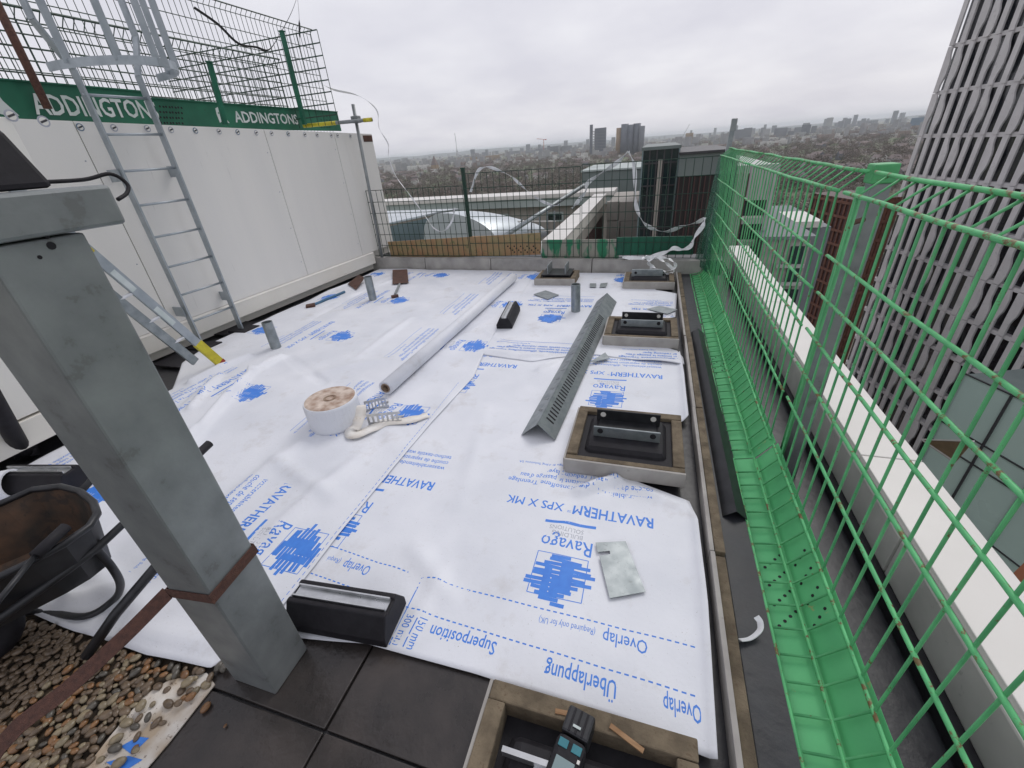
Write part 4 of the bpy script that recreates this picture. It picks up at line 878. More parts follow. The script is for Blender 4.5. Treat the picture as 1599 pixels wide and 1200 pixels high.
roof_panel(XR-1.7, 1.2, AX(482, 46, XR-1.7).y, zr0, AX(470, 44, XR-1.7).z, 'rear mesh barrier on the enclosure roof, seen through the front one', .1)
# return panel across the end
rt = thing('roof_mesh_barrier', 'mesh barrier panel closing the end of the enclosure roof', 'barrier', (-5.6, 6.2, zr0), 'mesh barriers on the enclosure roof')
ye = 6.15; ex0 = AY(300, 90, ye+1.0); zt0 = AY(500, 46, ye).z
w = None
for k in range(26):
    f = k/25; x = -7.3+f*(AY(498, 60, ye).x+7.3)
    if w is None: w = MB().tube([(x, ye, zr0), (x, ye, zt0)], .0045, 5).build('wire', 'green_dark', rt); x00 = x
    else: copy_part(w, rt, (x-x00, 0, 0))
xe = AY(498, 60, ye).x
for k in range(8): z = zr0+.12+(zt0-zr0-.12)*k/7; MB().tube([(-7.3, ye-.006, z), (xe, ye-.006, z)], .008, 5).build('rail', 'green_dark', rt)
def rpost(px0, py0, px1, py1, y, label, w=.05):
    a, b = AY(px0, py0, y), AY(px1, py1, y); t = thing('barrier_post', label, 'post', b); MB().obox(b, a, w, .05, up=(0, 1, 0)).build('post', 'green_board', t, bevel=.004); MB().obox(a, a+(a-b).normalized()*.012, w+.012, .062, up=(0, 1, 0)).build('cap', 'green_board', t)
rpost(440, 50, 476, 195, 6.05, 'green post at the end of the enclosure roof barrier')
rpost(327, 98, 352, 195, 4.3, 'slim green post behind the second lettered toe board', .035)
def addr_board(x, pa, pb, y0, y1, z0, z1, text, u0, u1, label, h, holes):
    t = thing('lettered_toe_board', label, 'toe board', (x, y0, z0))
    bd = MB().box(x-.012, x, y0, y1, z0, z1).build('board', 'green_board', t, bevel=.003)
    MB().box(x+.0005, x+.012, y0, y1, z1-.012, z1).build('lip', 'green_board', t)
    V, Fc = text_geo(text, .02); x0 = min(p[0] for p in V); x1 = max(p[0] for p in V); k = (u1-u0)/(x1-x0); kz = h/.70
    me = MB().add([(x+.003, u0+(p[0]-x0)*k, z0+(z1-z0)*.5-h*.5+p[1]*kz) for p in V], Fc).build('lettering', 'print_white', bd)
    lx = u0-h*1.5; zc = z0+(z1-z0)*.5
    lg = [(-.5, .1), (-.42, .5), (-.1, .62), (.15, .5), (.25, .05), (.6, -.5), (.25, -.42), (0, -.48), (-.3, -.4), (-.45, -.5)]
    MB().extr([(x+.002, lx+a*h*1.1, zc+b*h*1.25) for a, b in lg], (.001, 0, 0)).build('emblem', 'print_white', bd)
    for a in (-.25, .02): MB().extr([(x+.0032, lx+(a+.06*math.cos(c))*h*1.1, zc+(.2+.08*math.sin(c))*h*1.2) for c in [k_*PI/4 for k_ in range(8)]], (.001, 0, 0)).build('emblem_eye', 'green_board', bd)
    hb = None
    for hy in holes:
        for j in range(4):
            for i in range(4):
                p = Vector((x+.001, hy+i*.07+j*.02, z0+.05+j*.05))
                if hb is None: hb = MB().tube([p, p+Vector((.0012, 0, 0))], .011, 8).build('hole', 'rubber', bd); h0 = p
                else: copy_part(hb, bd, p-h0)
ybm = AX(318, 175, XR).y
addr_board(XR+.02, 0, 0, yb0-.2, AX(236, 170, XR).y, 2.14, 2.47, 'ADDINGTONS', AX(42, 155, XR).y, AX(232, 178, XR).y+.09, 'dark green toe board with big white lettering behind the ladder', .15, [AX(243, 170, XR).y-.02])
addr_board(XR, 0, 0, AX(243, 170, XR).y, yb2, 2.14, 2.42, 'ADDINGTONS', AX(366, 185, XR).y, AX(464, 185, XR).y, 'faded green toe board with smaller white lettering at the enclosure end', .12, [AX(250, 175, XR).y, yb2-.5])
def scaf(p0, p1, d0, label, m='galv_post', r=.026):
    a, b = AX(*p0, d0), AX(*p1, d0); tag(MB().tube([a, b], r, 10).build('scaffold_pole', m, smooth=True), label, 'pole')
scaf((-8, 0), (75, 170), -5.0, 'rusty grey scaffold pole leaning at the top left corner', 'strap', .03)
ribbon([AX(303, 12, -5.3), AX(340, 38, -5.3), AX(372, 68, -5.3), AX(400, 74, -5.3), AX(420, 78, -5.3), AX(438, 52, -5.3), AX(455, 20, -5.3), AX(466, -10, -5.3)], .03, 'black_metal', 'barrier_ribbon', 'dark ribbon looping over the roof barrier against the sky', 'ribbon', k=6)
ribbon([AX(464, -10, -5.2), AX(467, 25, -5.2), AX(468, 60, -5.2), AX(470, 84, -5.2)], .025, 'black_metal', 'barrier_ribbon', 'dark ribbon hanging straight down beside the roof post', 'ribbon', k=6)
pp = thing('pipe_stack', 'pale insulated pipes behind the roof barrier at the top left', 'pipes', (-7.6, 1.2, 2.3))
for k in range(3): MB().tube([(-7.6, -.5, 2.25+.28*k), (-7.6, 1.75, 2.25+.28*k)], .12, 16).build('pipe', 'coping', pp, smooth=True)
# ------------------------------------------------------------------ neighbouring blocks of the same complex
def slab_y(t, name, m, px0, py0, px1, py1, y, depth, zlo=None, bev=0):
    a, b = AY(px0, py0, y), AY(px1, py0, y); z1 = a.z; z0 = AY(px0, py1, y).z if zlo is None else zlo
    return MB().box(min(a.x, b.x), max(a.x, b.x), y, y+depth, z0, max(z1, z0+.01)).build(name, m, t, bevel=bev)
cb = thing('courtyard_block', 'low beige block with pale fascia and white coping across the courtyard', 'building', (-8, 24, -42))
YB = 24
xa, xb = AY(590, 320, YB).x-4, AY(960, 310, YB).x; zf = AY(800, 324, YB).z
MB().box(xa, xb, YB, YB+1.9, -42, zf).build('wall', 'beige_wall', cb); MB().box(xa, xb, YB-.35, YB+2.0, zf+.01, zf+.42).build('fascia', 'fascia', cb)
MB().box(xa, xb, YB-.45, YB+1.4, zf+.43, zf+.62).build('coping', 'coping', cb); MB().box(xa, xb, YB+1.41, YB+2.0, zf+.43, zf+.56).build('roof', 'zinc', cb)
for k in range(26):
    x = xa+4+k*.55
    if x < xb: MB().box(x-.02, x+.02, YB-.03, YB-.002, zf-5, zf-.02).build('cladding_joint', 'beige_wall', cb)
for p0, p1 in (((774, 335), (796, 356)), ((853, 332), (880, 346))):
    a, b = AY(*p0, YB-.05), AY(*p1, YB-.05); f = MB().box(a.x, b.x, YB-.06, YB-.002, b.z, a.z).build('window', 'fascia', cb); MB().box(a.x+.1, b.x-.1, YB-.075, YB-.062, b.z+.08, a.z-.08).build('pane', 'dark_glass', f)
zr_ = thing('zinc_roof', 'low zinc roof with rounded barrel end in the courtyard', 'roof', AY(680, 390, 15))
Yz = 14
P = [AY(590, 352, Yz), AY(690, 330, Yz+3), AY(718, 326, Yz+6), AY(590, 330, Yz+6)]
MB().extr(P, (0, 0, -.06)).build('roof_slope', 'zinc', zr_)
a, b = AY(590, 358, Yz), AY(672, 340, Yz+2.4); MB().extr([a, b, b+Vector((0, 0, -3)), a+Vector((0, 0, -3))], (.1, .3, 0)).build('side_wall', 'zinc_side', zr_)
cA = AY(700, 398, Yz); w0, w1 = AY(666, 398, Yz).x, AY(782, 398, Yz).x; hz = AY(705, 333, Yz).z-cA.z; V = []; Fc = []; NU, NV = 24, 12
for i in range(NV+1):
    for j in range(NU+1):
        u = j/NU; v = i/NV; th = PI*u; prf = math.sin(PI*u**.72)**.75 if 0 < u < 1 else 0
        V.append((w0+(w1-w0)*(.5-.5*math.cos(th))+v*.9, Yz+v*3.2, cA.z+hz*prf*(1-.5*v*v)))
for i in range(NV):
    for j in range(NU): k = i*(NU+1)+j; Fc.append((k, k+1, k+NU+2, k+NU+1))
MB().add(V, Fc).build('barrel', 'zinc', zr_, smooth=True)
MB().extr([Vector(V[j]) for j in range(NU+1)], (0, .05, 0)).build('barrel_end', 'zinc', zr_)
pal = MB().box(0, 1.1, 0, .8, 0, .12).build('pallet', 'wood'); q = AY(722, 384, 9.5); pal.location = q-Vector((.1, 0, .05)); tag(pal, 'wooden board pile with holes beyond the orange toe board', 'boards')
dp = MB().tube([AY(766, 383, 8), AY(912, 290, 11)], .045, 10).build('diagonal_tube', 'galv', smooth=True); tag(dp, 'long diagonal scaffold tube behind the far mesh fence', 'scaffold tube')
rlg = thing('courtyard_railing', 'thin grey railing in the courtyard before the beige block', 'railing', AY(830, 372, 16))
for px_ in (815, 830, 843, 855, 866): MB().tube([AY(px_, 372, 16), AY(px_, 330 if px_ > 840 else 342, 16)], .03, 6).build('upright', 'galv', rlg)
for y_ in (346, 360): MB().tube([AY(765, y_, 16), AY(868, y_, 16)], .025, 6).build('bar', 'coping', rlg)
pb = thing('stepped_parapet', 'broad white-topped parapet with brown panel running away beyond the fence', 'parapet', G(860, 374, -.3))
zt_ = -.30
x0_, xr_ = (G(844, 366, zt_).x+G(935, 304, zt_).x)/2, (G(862, 374, zt_).x+G(959, 301, zt_).x)/2; y0_, y1_ = 7.6, G(957, 302, zt_).y
MB().box(x0_, xr_, y0_, y1_, zt_-.05, zt_).build('coping', 'coping', pb, bevel=.01)
MB().box(x0_+.03, xr_-.01, y0_, y1_, zt_-.34, zt_-.052).build('cream_band', 'wall_cream', pb)
MB().box(x0_+.05, xr_-.03, y0_, y1_, zt_-.72, zt_-.342).build('lower_band', 'beige_wall', pb)
MB().box(x0_+.07, xr_-.08, y0_, y1_, -12, zt_-.722).build('wall', 'brown_panel', pb)
pr = thing('beige_pier', 'beige panelled pier between the white parapet and the dark glass block', 'building', AY(980, 400, 18))
for p0, p1 in (((947, 316), (966, 345)), ((967, 316), (1003, 345)), ((947, 346), (966, 420)), ((967, 346), (1003, 420))):
    a, b = AY(*p0, 18), AY(*p1, 18); MB().box(a.x+.015, b.x-.015, 18, 18.3, b.z+.015, a.z).build('cladding_panel', 'beige_wall', pr)
MB().box(AY(947, 316, 18).x+.05, AY(1003, 316, 18).x-.05, 18.31, 22, -42, AY(950, 318, 18).z).build('core', 'beige_wall', pr)
gg = thing('grey_roof_box', 'flat grey-green roof box behind the white ribbon peak', 'building', AY(955, 316, 28))
slab_y(gg, 'wall', 'grey_green', 909, 270, 1006, 330, 28, 6, -42); slab_y(gg, 'cap', 'fascia', 907, 267, 1008, 269.5, 27.9, 6.2)
db = thing('dark_glass_block', 'dark teal glazed block rising behind the far mesh fence', 'building', AY(1030, 400, 15))
a, b = AY(1004, 236, 15), AY(1061, 236, 15); MB().box(a.x, b.x, 15, 21, -42, a.z).build('glazing', 'dark_glass', db); MB().box(a.x-.04, b.x+.04, 14.9, 21, a.z+.005, a.z+.09).build('roof_cap', 'grey_green', db)
for k in range(6):
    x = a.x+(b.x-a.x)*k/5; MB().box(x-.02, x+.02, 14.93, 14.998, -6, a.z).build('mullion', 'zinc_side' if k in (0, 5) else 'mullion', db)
for k in range(7): z = a.z-.35-.62*k; MB().box(a.x, b.x, 14.95, 14.996, z-.02, z+.02).build('transom', 'mullion', db)
x = AY(1027, 300, 15).x; MB().box(x-.06, x+.06, 14.85, 14.925, -6, a.z-.25).build('downpipe', 'beige_wall', db)
lb_ = thing('louvre_block', 'grey-topped block with dark louvred wall in the far right corner', 'building', AY(1090, 400, 14.5))
a, b, c = AY(1062, 242, 14.5), AY(1150, 242, 14.5), AY(1062, 276, 14.5); MB().box(a.x, b.x, 14.5, 20, c.z, a.z).build('top_band', 'grey_green', lb_); MB().box(a.x, b.x, 14.55, 20, -42, c.z-.005).build('wall', 'dark_louvre', lb_)
MB().box(a.x-.02, b.x, 14.42, 20, a.z+.003, a.z+.06).build('roof_edge', 'mullion', lb_)
for k in range(14): x = a.x+.05+k*.14; MB().box(x-.015, x+.015, 14.5, 14.545, -6, c.z-.02).build('louvre', 'brown_panel', lb_)
# right side
pf = thing('pale_facade_block', 'pale panelled block with dark stacked windows seen through the mesh', 'building', AY(1180, 420, 16))
YP = 16
a, b = AY(1140, 262, YP), AY(1213, 290, YP); zt_p = AY(1180, 258, YP).z
npan = 7
for k in range(npan):
    x0, x1 = a.x+(b.x-a.x)*k/npan, a.x+(b.x-a.x)*(k+1)/npan
    if k in (3, 4, 5): continue
    MB().box(x0+.01, x1-.01, YP, YP+.3, -14, zt_p).build('cladding_panel', 'pale_wall', pf)
x0, x1 = a.x+(b.x-a.x)*3/npan, a.x+(b.x-a.x)*6/npan
zz_ = [AY(1180, q, YP).z for q in (258, 313, 341, 350, 378, 385, 413, 440)]
for i in range(0, 7, 2): MB().box(x0, x1, YP, YP+.3, zz_[i+1], zz_[i]).build('spandrel', 'pale_wall', pf)
for i in (1, 3, 5): w_ = MB().box(x0, x1, YP+.12, YP+.2, zz_[i+1]+.005, zz_[i]-.005).build('window', 'dark_glass', pf); MB().box(x0, x1, YP+.05, YP+.11, zz_[i+1], zz_[i+1]+.06).build('sill', 'coping', w_)
MB().box(a.x, b.x, YP+.31, YP+8, -42, zt_p-.05).build('core', 'pale_wall', pf)
lw = thing('lower_grey_block', 'lower grey block with flat roof and dark windows beyond the white coping', 'building', AY(1230, 500, 15))
YL = 15; a, b = AY(1192, 373, YL), AY(1268, 373, YL); zl = a.z
MB().box(a.x, b.x, YL+.15, YL+5, -42, zl-.05).build('core', 'grey_green', lw); MB().box(a.x-.05, b.x+.1, YL-.05, YL+6, zl-.045, zl+.06).build('roof', 'city_grey', lw)
for k in range(6): x = a.x+(b.x-a.x)*k/6; MB().box(x+.01, x+(b.x-a.x)/6-.01, YL, YL+.14, -14, zl-.05).build('cladding_panel', 'concrete', lw)
for p0, p1 in (((1236, 385), (1250, 412)), ((1230, 418), (1245, 440)), ((1222, 452), (1240, 480))):
    q0, q1 = AY(*p0, YL-.03), AY(*p1, YL-.03); w_ = MB().box(q0.x, q1.x, YL-.04, YL-.003, q1.z, q0.z).build('window', 'dark_glass', lw); MB().box(q0.x-.3, q1.x+.1, YL-.1, YL-.042, q1.z-.12, q1.z-.02).build('sill', 'pale_wall', w_)
q = AY(1240, 347, 22); wc = thing('white_roof_edge', 'white coping strip on a roof beyond the grey block', 'roof', q); MB().box(q.x, AY(1286, 347, 22).x, 22, 25, q.z-.25, q.z).build('coping', 'coping', wc); MB().box(q.x-1, AY(1286, 347, 22).x+.4, 22.2, 29, -42, q.z-.26).build('wall', 'city_grey', wc)
# ------------------------------------------------------------------ rib-clad tower on the right
DT = 59.0; az0 = math.radians(23.0); TL = Vector((DT*math.sin(az0), DT*math.cos(az0), 0)); dv_ = ray(890, 224); td = -Vector((dv_[0], dv_[1], 0)).normalized(); tn_ = Vector((-td.y, td.x, 0))
if tn_.dot(-TL) < 0: tn_ = -tn_
tw = thing('ribbed_tower', 'tall tower clad in wavy grey vertical ribs on the right', 'building', (TL.x, TL.y, -42))
def tp_(s, off, z): p = TL+td*s+tn_*off; return Vector((p.x, p.y, z))
WT = 27.0
MB().hexa([tp_(-.1, -.4, -42), tp_(WT, -.4, -42), tp_(WT, -18, -42), tp_(-.1, -18, -42), tp_(-.1, -.4, 24), tp_(WT, -.4, 24), tp_(WT, -18, 24), tp_(-.1, -18, 24)]).build('glazing', 'tower_glass', tw)
FH = 3.3; zb0 = EYE+.0264*DT-FH*9
mullp = None
for f in range(-1, 17):
    z = zb0+FH*f
    MB().hexa([tp_(0, -.45, z-.15), tp_(WT, -.45, z-.15), tp_(WT, .03, z-.15), tp_(0, .03, z-.15), tp_(0, -.45, z+.15), tp_(WT, -.45, z+.15), tp_(WT, .03, z+.15), tp_(0, .03, z+.15)]).build('floor_band', 'rib', tw)
# rib shapes: a straight blade with one long swelling to one side
def rib_mesh(kind):
    n_ = 10; V = []
    for i in range(n_+1):
        t = i/n_; w = .48
        if kind: c_ = {1: .3, 2: .68, 3: .5}[kind]; g_ = max(0, 1-abs(t-c_)/.34); w += .26*min(1, g_*1.8)
        z = (FH-.05)*t
        V += [tp_(-.23, .05, z)-TL, tp_(-.23+w, .05, z)-TL, tp_(-.23+w, .18, z)-TL, tp_(-.23, .18, z)-TL]
    Fc = [(i*4+j, i*4+(j+1) % 4, i*4+4+(j+1) % 4, i*4+4+j) for i in range(n_) for j in range(4)]+[(3, 2, 1, 0), (n_*4, n_*4+1, n_*4+2, n_*4+3)]
    return MB().add(V, Fc)
proto = [rib_mesh(k).build('rib', 'rib', tw, origin=(0, 0, 0)) for k in range(4)]
for p in proto: p.parent = tw; p.matrix_parent_inverse.identity()
used = set(); cnt = 0
for f in range(-1, 12):
    for c_ in range(22):
        s_ = .15+c_*1.12; q = tp_(s_, 0, zb0+FH*f+.02)
        dd = R.T @ (np.array(q)+np.array([0, 0, 1.6])-np.array([0, 0, EYE])); pxx, pyy = dd[0]/dd[2]*F+CX, dd[1]/dd[2]*F+CY
        if pxx > 1660 or pyy < -70 or cnt > 290: continue
        kd = random.choice((0, 0, 0, 0, 1, 2, 3)); o = proto[kd] if kd not in used else proto[kd].copy()
        if kd in used: COL.objects.link(o)
        used.add(kd); cnt += 1; o.parent = tw; o.location = Vector((q.x, q.y, q.z))-Vector((TL.x, TL.y, -42))
# terracotta strip left of the tower
tcb = thing('terracotta_block', 'terracotta grid-clad building strip left of the ribbed tower', 'building', (AD(1320, 560, 45).x, AD(1320, 560, 45).y, -42))
q0, q1 = AD(1330, 330, 46), AD(1398, 330, 48); dv2 = (q1-q0); dv2.z = 0; n2 = Vector((-dv2.y, dv2.x, 0)).normalized()
if n2.y > 0: n2 = -n2
ztc = AD(1340, 318, 44).z
MB().hexa([Vector((p.x, p.y, -42)) for p in (q0, q1, q1-n2*6, q0-n2*6)]+[Vector((p.x, p.y, ztc)) for p in (q0, q1, q1-n2*6, q0-n2*6)]).build('wall', 'brown_panel', tcb)
for k in range(13):
    p = q0+dv2*(k/12); MB().obox(Vector((p.x, p.y, -24))+n2*.06, Vector((p.x, p.y, ztc))+n2*.06, .22, .1, up=n2).build('upright_fin', 'terracotta', tcb)
for k in range(12):
    z = ztc-.3-k*1.5; MB().obox(Vector((q0.x, q0.y, z))+n2*.14, Vector((q1.x, q1.y, z))+n2*.14, .05, .25, up=(0, 0, 1)).build('floor_edge', 'terracotta', tcb)
nl = (q0-q1); nl.z = 0; nl.normalize()
for k in range(10):
    p = q0-n2*(.2+k*.6); MB().obox(Vector((p.x, p.y, -24))+nl*.06, Vector((p.x, p.y, ztc))+nl*.06, .16, .1, up=nl).build('upright_fin', 'terracotta', tcb)
for k in range(16):
    z = ztc-.3-k*1.1; MB().obox(Vector((q0.x, q0.y, z))+nl*.14, Vector((q0.x, q0.y, z))-n2*6+nl*.14, .05, .2, up=(0, 0, 1)).build('floor_edge', 'terracotta', tcb)
# green glass wall, bottom right
gw = thing('glass_wall', 'pale green glazed wall with dark mullions below the ribbed tower', 'building', G(1560, 760, -12))
KG = 1.55; pA = AD(1452, 690, 21*KG); dg_ = ray(745, 228); gd = -Vector((dg_[0], dg_[1], 0)).normalized(); gn = Vector((-gd.y, gd.x, 0))
if gn.dot(-pA) < 0: gn = -gn
def gq(s, off, z): p = pA+gd*s+gn*off; return Vector((p.x, p.y, z))
zg = AD(1599, 640, 17.5).z
Lg = 13; zg1 = pA.z+3.1*KG
for k in range(8):
    s0_, s1_ = k*1.6*KG, (k+1)*1.6*KG
    for z0, z1 in ((zg1-2.05*KG, zg1), (zg1-2.9*KG, zg1-2.1*KG), (zg1-5.2*KG, zg1-2.95*KG), (zg1-9*KG, zg1-5.25*KG)):
        MB().hexa([gq(s0_+.05, 0, z0), gq(s1_-.05, 0, z0), gq(s1_-.05, -.05, z0), gq(s0_+.05, -.05, z0), gq(s0_+.05, 0, z1), gq(s1_-.05, 0, z1), gq(s1_-.05, -.05, z1), gq(s0_+.05, -.05, z1)]).build('pane', 'glass_green', gw)
for k in range(9): MB().obox(gq(k*1.6*KG, .03, zg1-9*KG), gq(k*1.6*KG, .03, zg1+.05), .10, .12, up=gn).build('mullion', 'mullion', gw)
for z in (zg1, zg1-2.075*KG, zg1-2.925*KG, zg1-5.225*KG): MB().obox(gq(-.05, .02, z), gq(12.85*KG, .02, z), .08, .06, up=(0, 0, 1)).build('transom', 'mullion', gw)
MB().hexa([gq(0, -.2, -42), gq(12.8*KG, -.2, -42), gq(12.8*KG, -5, -42), gq(0, -5, -42), gq(0, -.2, zg1-.1), gq(12.8*KG, -.2, zg1-.1), gq(12.8*KG, -5, zg1-.1), gq(0, -5, zg1-.1)]).build('core', 'grey_green', gw)
lg_ = thing('ledge_panel', 'plywood panel with white edge at the foot of the ribbed tower', 'panel', AD(1480, 695, 20*KG))
P = [AD(1440, 687, 19.8*KG), AD(1520, 690, 18.6*KG), AD(1492, 722, 19.2*KG)]; MB().extr(P, (0, 0, -.08)).build('board', 'ply', lg_); MB().obox(P[0]+Vector((0, 0, .03)), P[2]+Vector((0, 0, .03)), .12, .10).build('white_edge', 'coping', lg_); MB().obox(P[0]+Vector((0, 0, .03)), P[1]+Vector((0, 0, .03)), .10, .08).build('white_edge', 'coping', lg_)
orb = thing('terracotta_ledge', 'orange-brown ledge low at the right edge beyond the coping', 'ledge', AD(1590, 910, 10)); P = [AD(1572, 905, 11), AD(1640, 840, 12), AD(1680, 960, 9.5), AD(1600, 945, 10)]; MB().extr(P, (0, 0, -.5)).build('slab', 'orange_brown', orb, bevel=.02)
# ------------------------------------------------------------------ city
GZ = -42.0
struct('ground', MB().add([(-15000, -3000, GZ), (15000, -3000, GZ), (15000, 16000, GZ), (-15000, 16000, GZ)], [(0, 1, 2, 3)]), 'land')
V = []; Fc = []; NH = 160
for i in range(NH+1):
    a = math.radians(-50+i*85/NH); D = 11500; h = 62+26*noise.noise(Vector((i*.06, 0, 2)))+12*noise.noise(Vector((i*.23, 5, 2)))
    if a > -.18: h *= max(.55, 1-(a+.18)*1.5)
    for d_, hh in ((D-2500, 0), (D-1100, h*.5), (D, h), (D+1500, h*.6)): V.append((d_*math.sin(a), d_*math.cos(a), GZ+hh))
for i in range(NH):
    for j in range(3): k = i*4+j; Fc.append((k, k+4, k+5, k+1))
struct('hills', MB().add(V, Fc), 'hill', smooth=True)
def az(px_, py_): d = ray(px_, py_); return math.atan2(d[0], d[1])
HB = [(-4, -5, 0), (4, -5, 0), (4, 5, 0), (-4, 5, 0), (-4, -5, 6), (4, -5, 6), (4, 5, 6), (-4, 5, 6), (0, -5, 9), (0, 5, 9)]
def hmesh(mw):
    me = bpy.data.meshes.new('house'); me.from_pydata(HB, [], [(0, 1, 5, 8, 4), (2, 3, 7, 9, 6), (1, 2, 6, 5), (3, 0, 4, 7), (4, 8, 9, 7), (5, 6, 9, 8)])
    me.materials.append(MATS[mw]); me.materials.append(MATS['house_roof']); me.polygons[4].material_index = 1; me.polygons[5].material_index = 1; me.update(); return me
hm = [hmesh('house_white'), hmesh('house_brick'), hmesh('house_brick'), hmesh('house_brick'), hmesh('city_grey'), hmesh('city_pale')]
AZ0, AZ1 = math.radians(-36), math.radians(30)
n_h = 0
for _ in range(190):
    D = 450*(3.2**random.random()); a = random.uniform(AZ0, AZ1)
    if D < 650 and a < -.05: continue
    o = bpy.data.objects.new('house', random.choice(hm)); COL.objects.link(o); o.location = (D*math.sin(a), D*math.cos(a), GZ); o.rotation_euler = (0, 0, random.choice((.3, 1.87))+random.uniform(-.1, .1)); o.scale = (random.uniform(.8, 1.3), random.uniform(1, 2.6), random.uniform(.8, 1.25))
    tag(o, 'small pitched-roof house among the bare trees of the distant suburb', 'house', 'houses of the distant suburb')
def city_boxes(n_, d0, d1, hmax, m, name, zmin=4):
    mb = MB()
    for _ in range(n_):
        D = d0*((d1/d0)**random.random()); a = random.uniform(AZ0, AZ1); x, y = D*math.sin(a), D*math.cos(a); w = random.uniform(8, 30)*(1 if D < 3000 else 1.8); d_ = random.uniform(8, 16); h = zmin+random.random()**3*hmax; r = random.uniform(0, PI); c, s = math.cos(r), math.sin(r)
        P = [(x+u*c-v*s, y+u*s+v*c) for u, v in ((-w/2, -d_/2), (w/2, -d_/2), (w/2, d_/2), (-w/2, d_/2))]; mb.prism(P, GZ, GZ+h)
    o = mb.build(name, m); o['kind'] = 'stuff'; tag(o, 'far built-up rows of the city melting into haze', 'city'); return o
city_boxes(520, 1300, 7500, 12, 'house_white', 'distant_white_buildings'); city_boxes(800, 1300, 7500, 11, 'house_brick', 'distant_brick_buildings'); city_boxes(800, 1500, 8000, 34, 'city_pale', 'distant_grey_buildings')
def skyline():
    mb = MB()
    for _ in range(45):
        D = random.uniform(3300, 5600); a = math.radians(random.choice((random.uniform(9, 24), random.uniform(-24, 24)))); x, y = D*math.sin(a), D*math.cos(a); w, d_ = random.uniform(14, 40), random.uniform(14, 24); h = random.uniform(22, 78)
        mb.prism([(x-w/2, y-d_/2), (x+w/2, y-d_/2), (x+w/2, y+d_/2), (x-w/2, y+d_/2)], GZ, GZ+h)
    o = mb.build('distant_towers', 'city_grey'); o['kind'] = 'stuff'; tag(o, 'faint grey towers along the far skyline', 'city')
skyline()
# bare trees
def crown_geo(n_, seed):
    r = np.random.default_rng(seed); d = r.normal(size=(n_, 3)); d /= np.linalg.norm(d, axis=1)[:, None]; rad = r.random(n_)**.45; lob = 1+.25*np.sin(d[:, 0]*5+seed)+.2*np.cos(d[:, 1]*6)
    c = d*rad[:, None]*lob[:, None]*np.array([.5, .5, .42])+np.array([0, 0, .58]); t1 = r.normal(size=(n_, 3))*.07; t2 = r.normal(size=(n_, 3))*.07
    return np.stack([c, c+t1, c+t2], 1).reshape(-1, 3)
CR = [crown_geo(120, s) for s in range(5)]
def tree_mass(n_, d0, d1, m, name, label, a0=AZ0, a1=AZ1, hs=(7, 14)):
    D = d0*((d1/d0)**rng.random(n_)); a = rng.uniform(a0, a1, n_); h = rng.uniform(hs[0], hs[1], n_); wd2 = rng.uniform(.8, 1.4, n_); Vs = []
    for i in range(n_):
        c = CR[i % 5]; Vs.append(c*np.array([h[i]*wd2[i], h[i]*wd2[i], h[i]])+np.array([D[i]*math.sin(a[i]), D[i]*math.cos(a[i]), GZ]))
    Vv = np.concatenate(Vs); nT = len(Vv)//3; me = bpy.data.meshes.new(name); me.vertices.add(len(Vv)); me.vertices.foreach_set('co', Vv.astype(np.float32).ravel()); me.loops.add(nT*3); me.loops.foreach_set('vertex_index', np.arange(nT*3, dtype=np.int32)); me.polygons.add(nT); me.polygons.foreach_set('loop_start', np.arange(nT, dtype=np.int32)*3); me.polygons.foreach_set('loop_total', np.full(nT, 3, dtype=np.int32)); me.update(); me.validate()
    me.materials.append(MATS[m]); o = bpy.data.objects.new(name, me); COL.objects.link(o); o['kind'] = 'stuff'; return tag(o, label, 'trees')
tree_mass(4200, 400, 4200, 'twigs', 'bare_woodland', 'brown bare winter trees filling the suburb below')
tree_mass(1500, 400, 1500, 'evergreen', 'green_shrubs', 'low green bushes and hedges among the allotments', hs=(3, 7))
tree_mass(160, 120, 420, 'twigs', 'near_bare_trees', 'bare trees below, seen through the green mesh', math.radians(6), math.radians(30), (8, 14))
# far landmark buildings
def ftower(parts, label, D, name='tower_block', depth=None, cat='building'):
    t = None
    for nm, m, x0, x1, yt in parts:
        pa, pb_ = AD(x0, yt, D), AD(x1, yt, D)
        if t is None: t = thing(name, label, cat, (pa.x, pa.y, GZ))
        dr = Vector((pb_.x-pa.x, pb_.y-pa.y, 0)); w = dr.length; dr.normalize(); nr_ = Vector((-dr.y, dr.x, 0)); dp_ = min(depth or w*.8, 60)
        MB().hexa([Vector((p.x, p.y, GZ)) for p in (pa, pb_, pb_+nr_*dp_, pa+nr_*dp_)]+[Vector((p.x, p.y, (pa.z+pb_.z)/2)) for p in (pa, pb_, pb_+nr_*dp_, pa+nr_*dp_)]).build(nm, m, t)
    return t
ft = ftower([('main_slab', 'city_dark', 928.5, 947, 200), ('stair_tower', 'city_dark', 921, 926, 195)], 'dark slab tower with slim separate stair shaft on the skyline', 1850, depth=14)
for k in range(8): q = AD(927.3, 206+k*4, 1848); MB().box(q.x-2.6, q.x+2.6, q.y-2, q.y+6, q.z-2, q.z+2).build('link_bridge', 'city_pale', ft)
for k in range(10):
    pa, pb_ = AD(929, 205+k*4.6, 1849), AD(946.5, 204.6+k*4.6, 1849); MB().obox(pa, pb_, 1.5, 1.6).build('balcony_line', 'city_grey', ft)
ct = thing('cylinder_tower', 'cluster tower of tall dark rounded shafts on the skyline', 'building', (AD(985, 230, 1500).x, AD(985, 230, 1500).y, GZ))
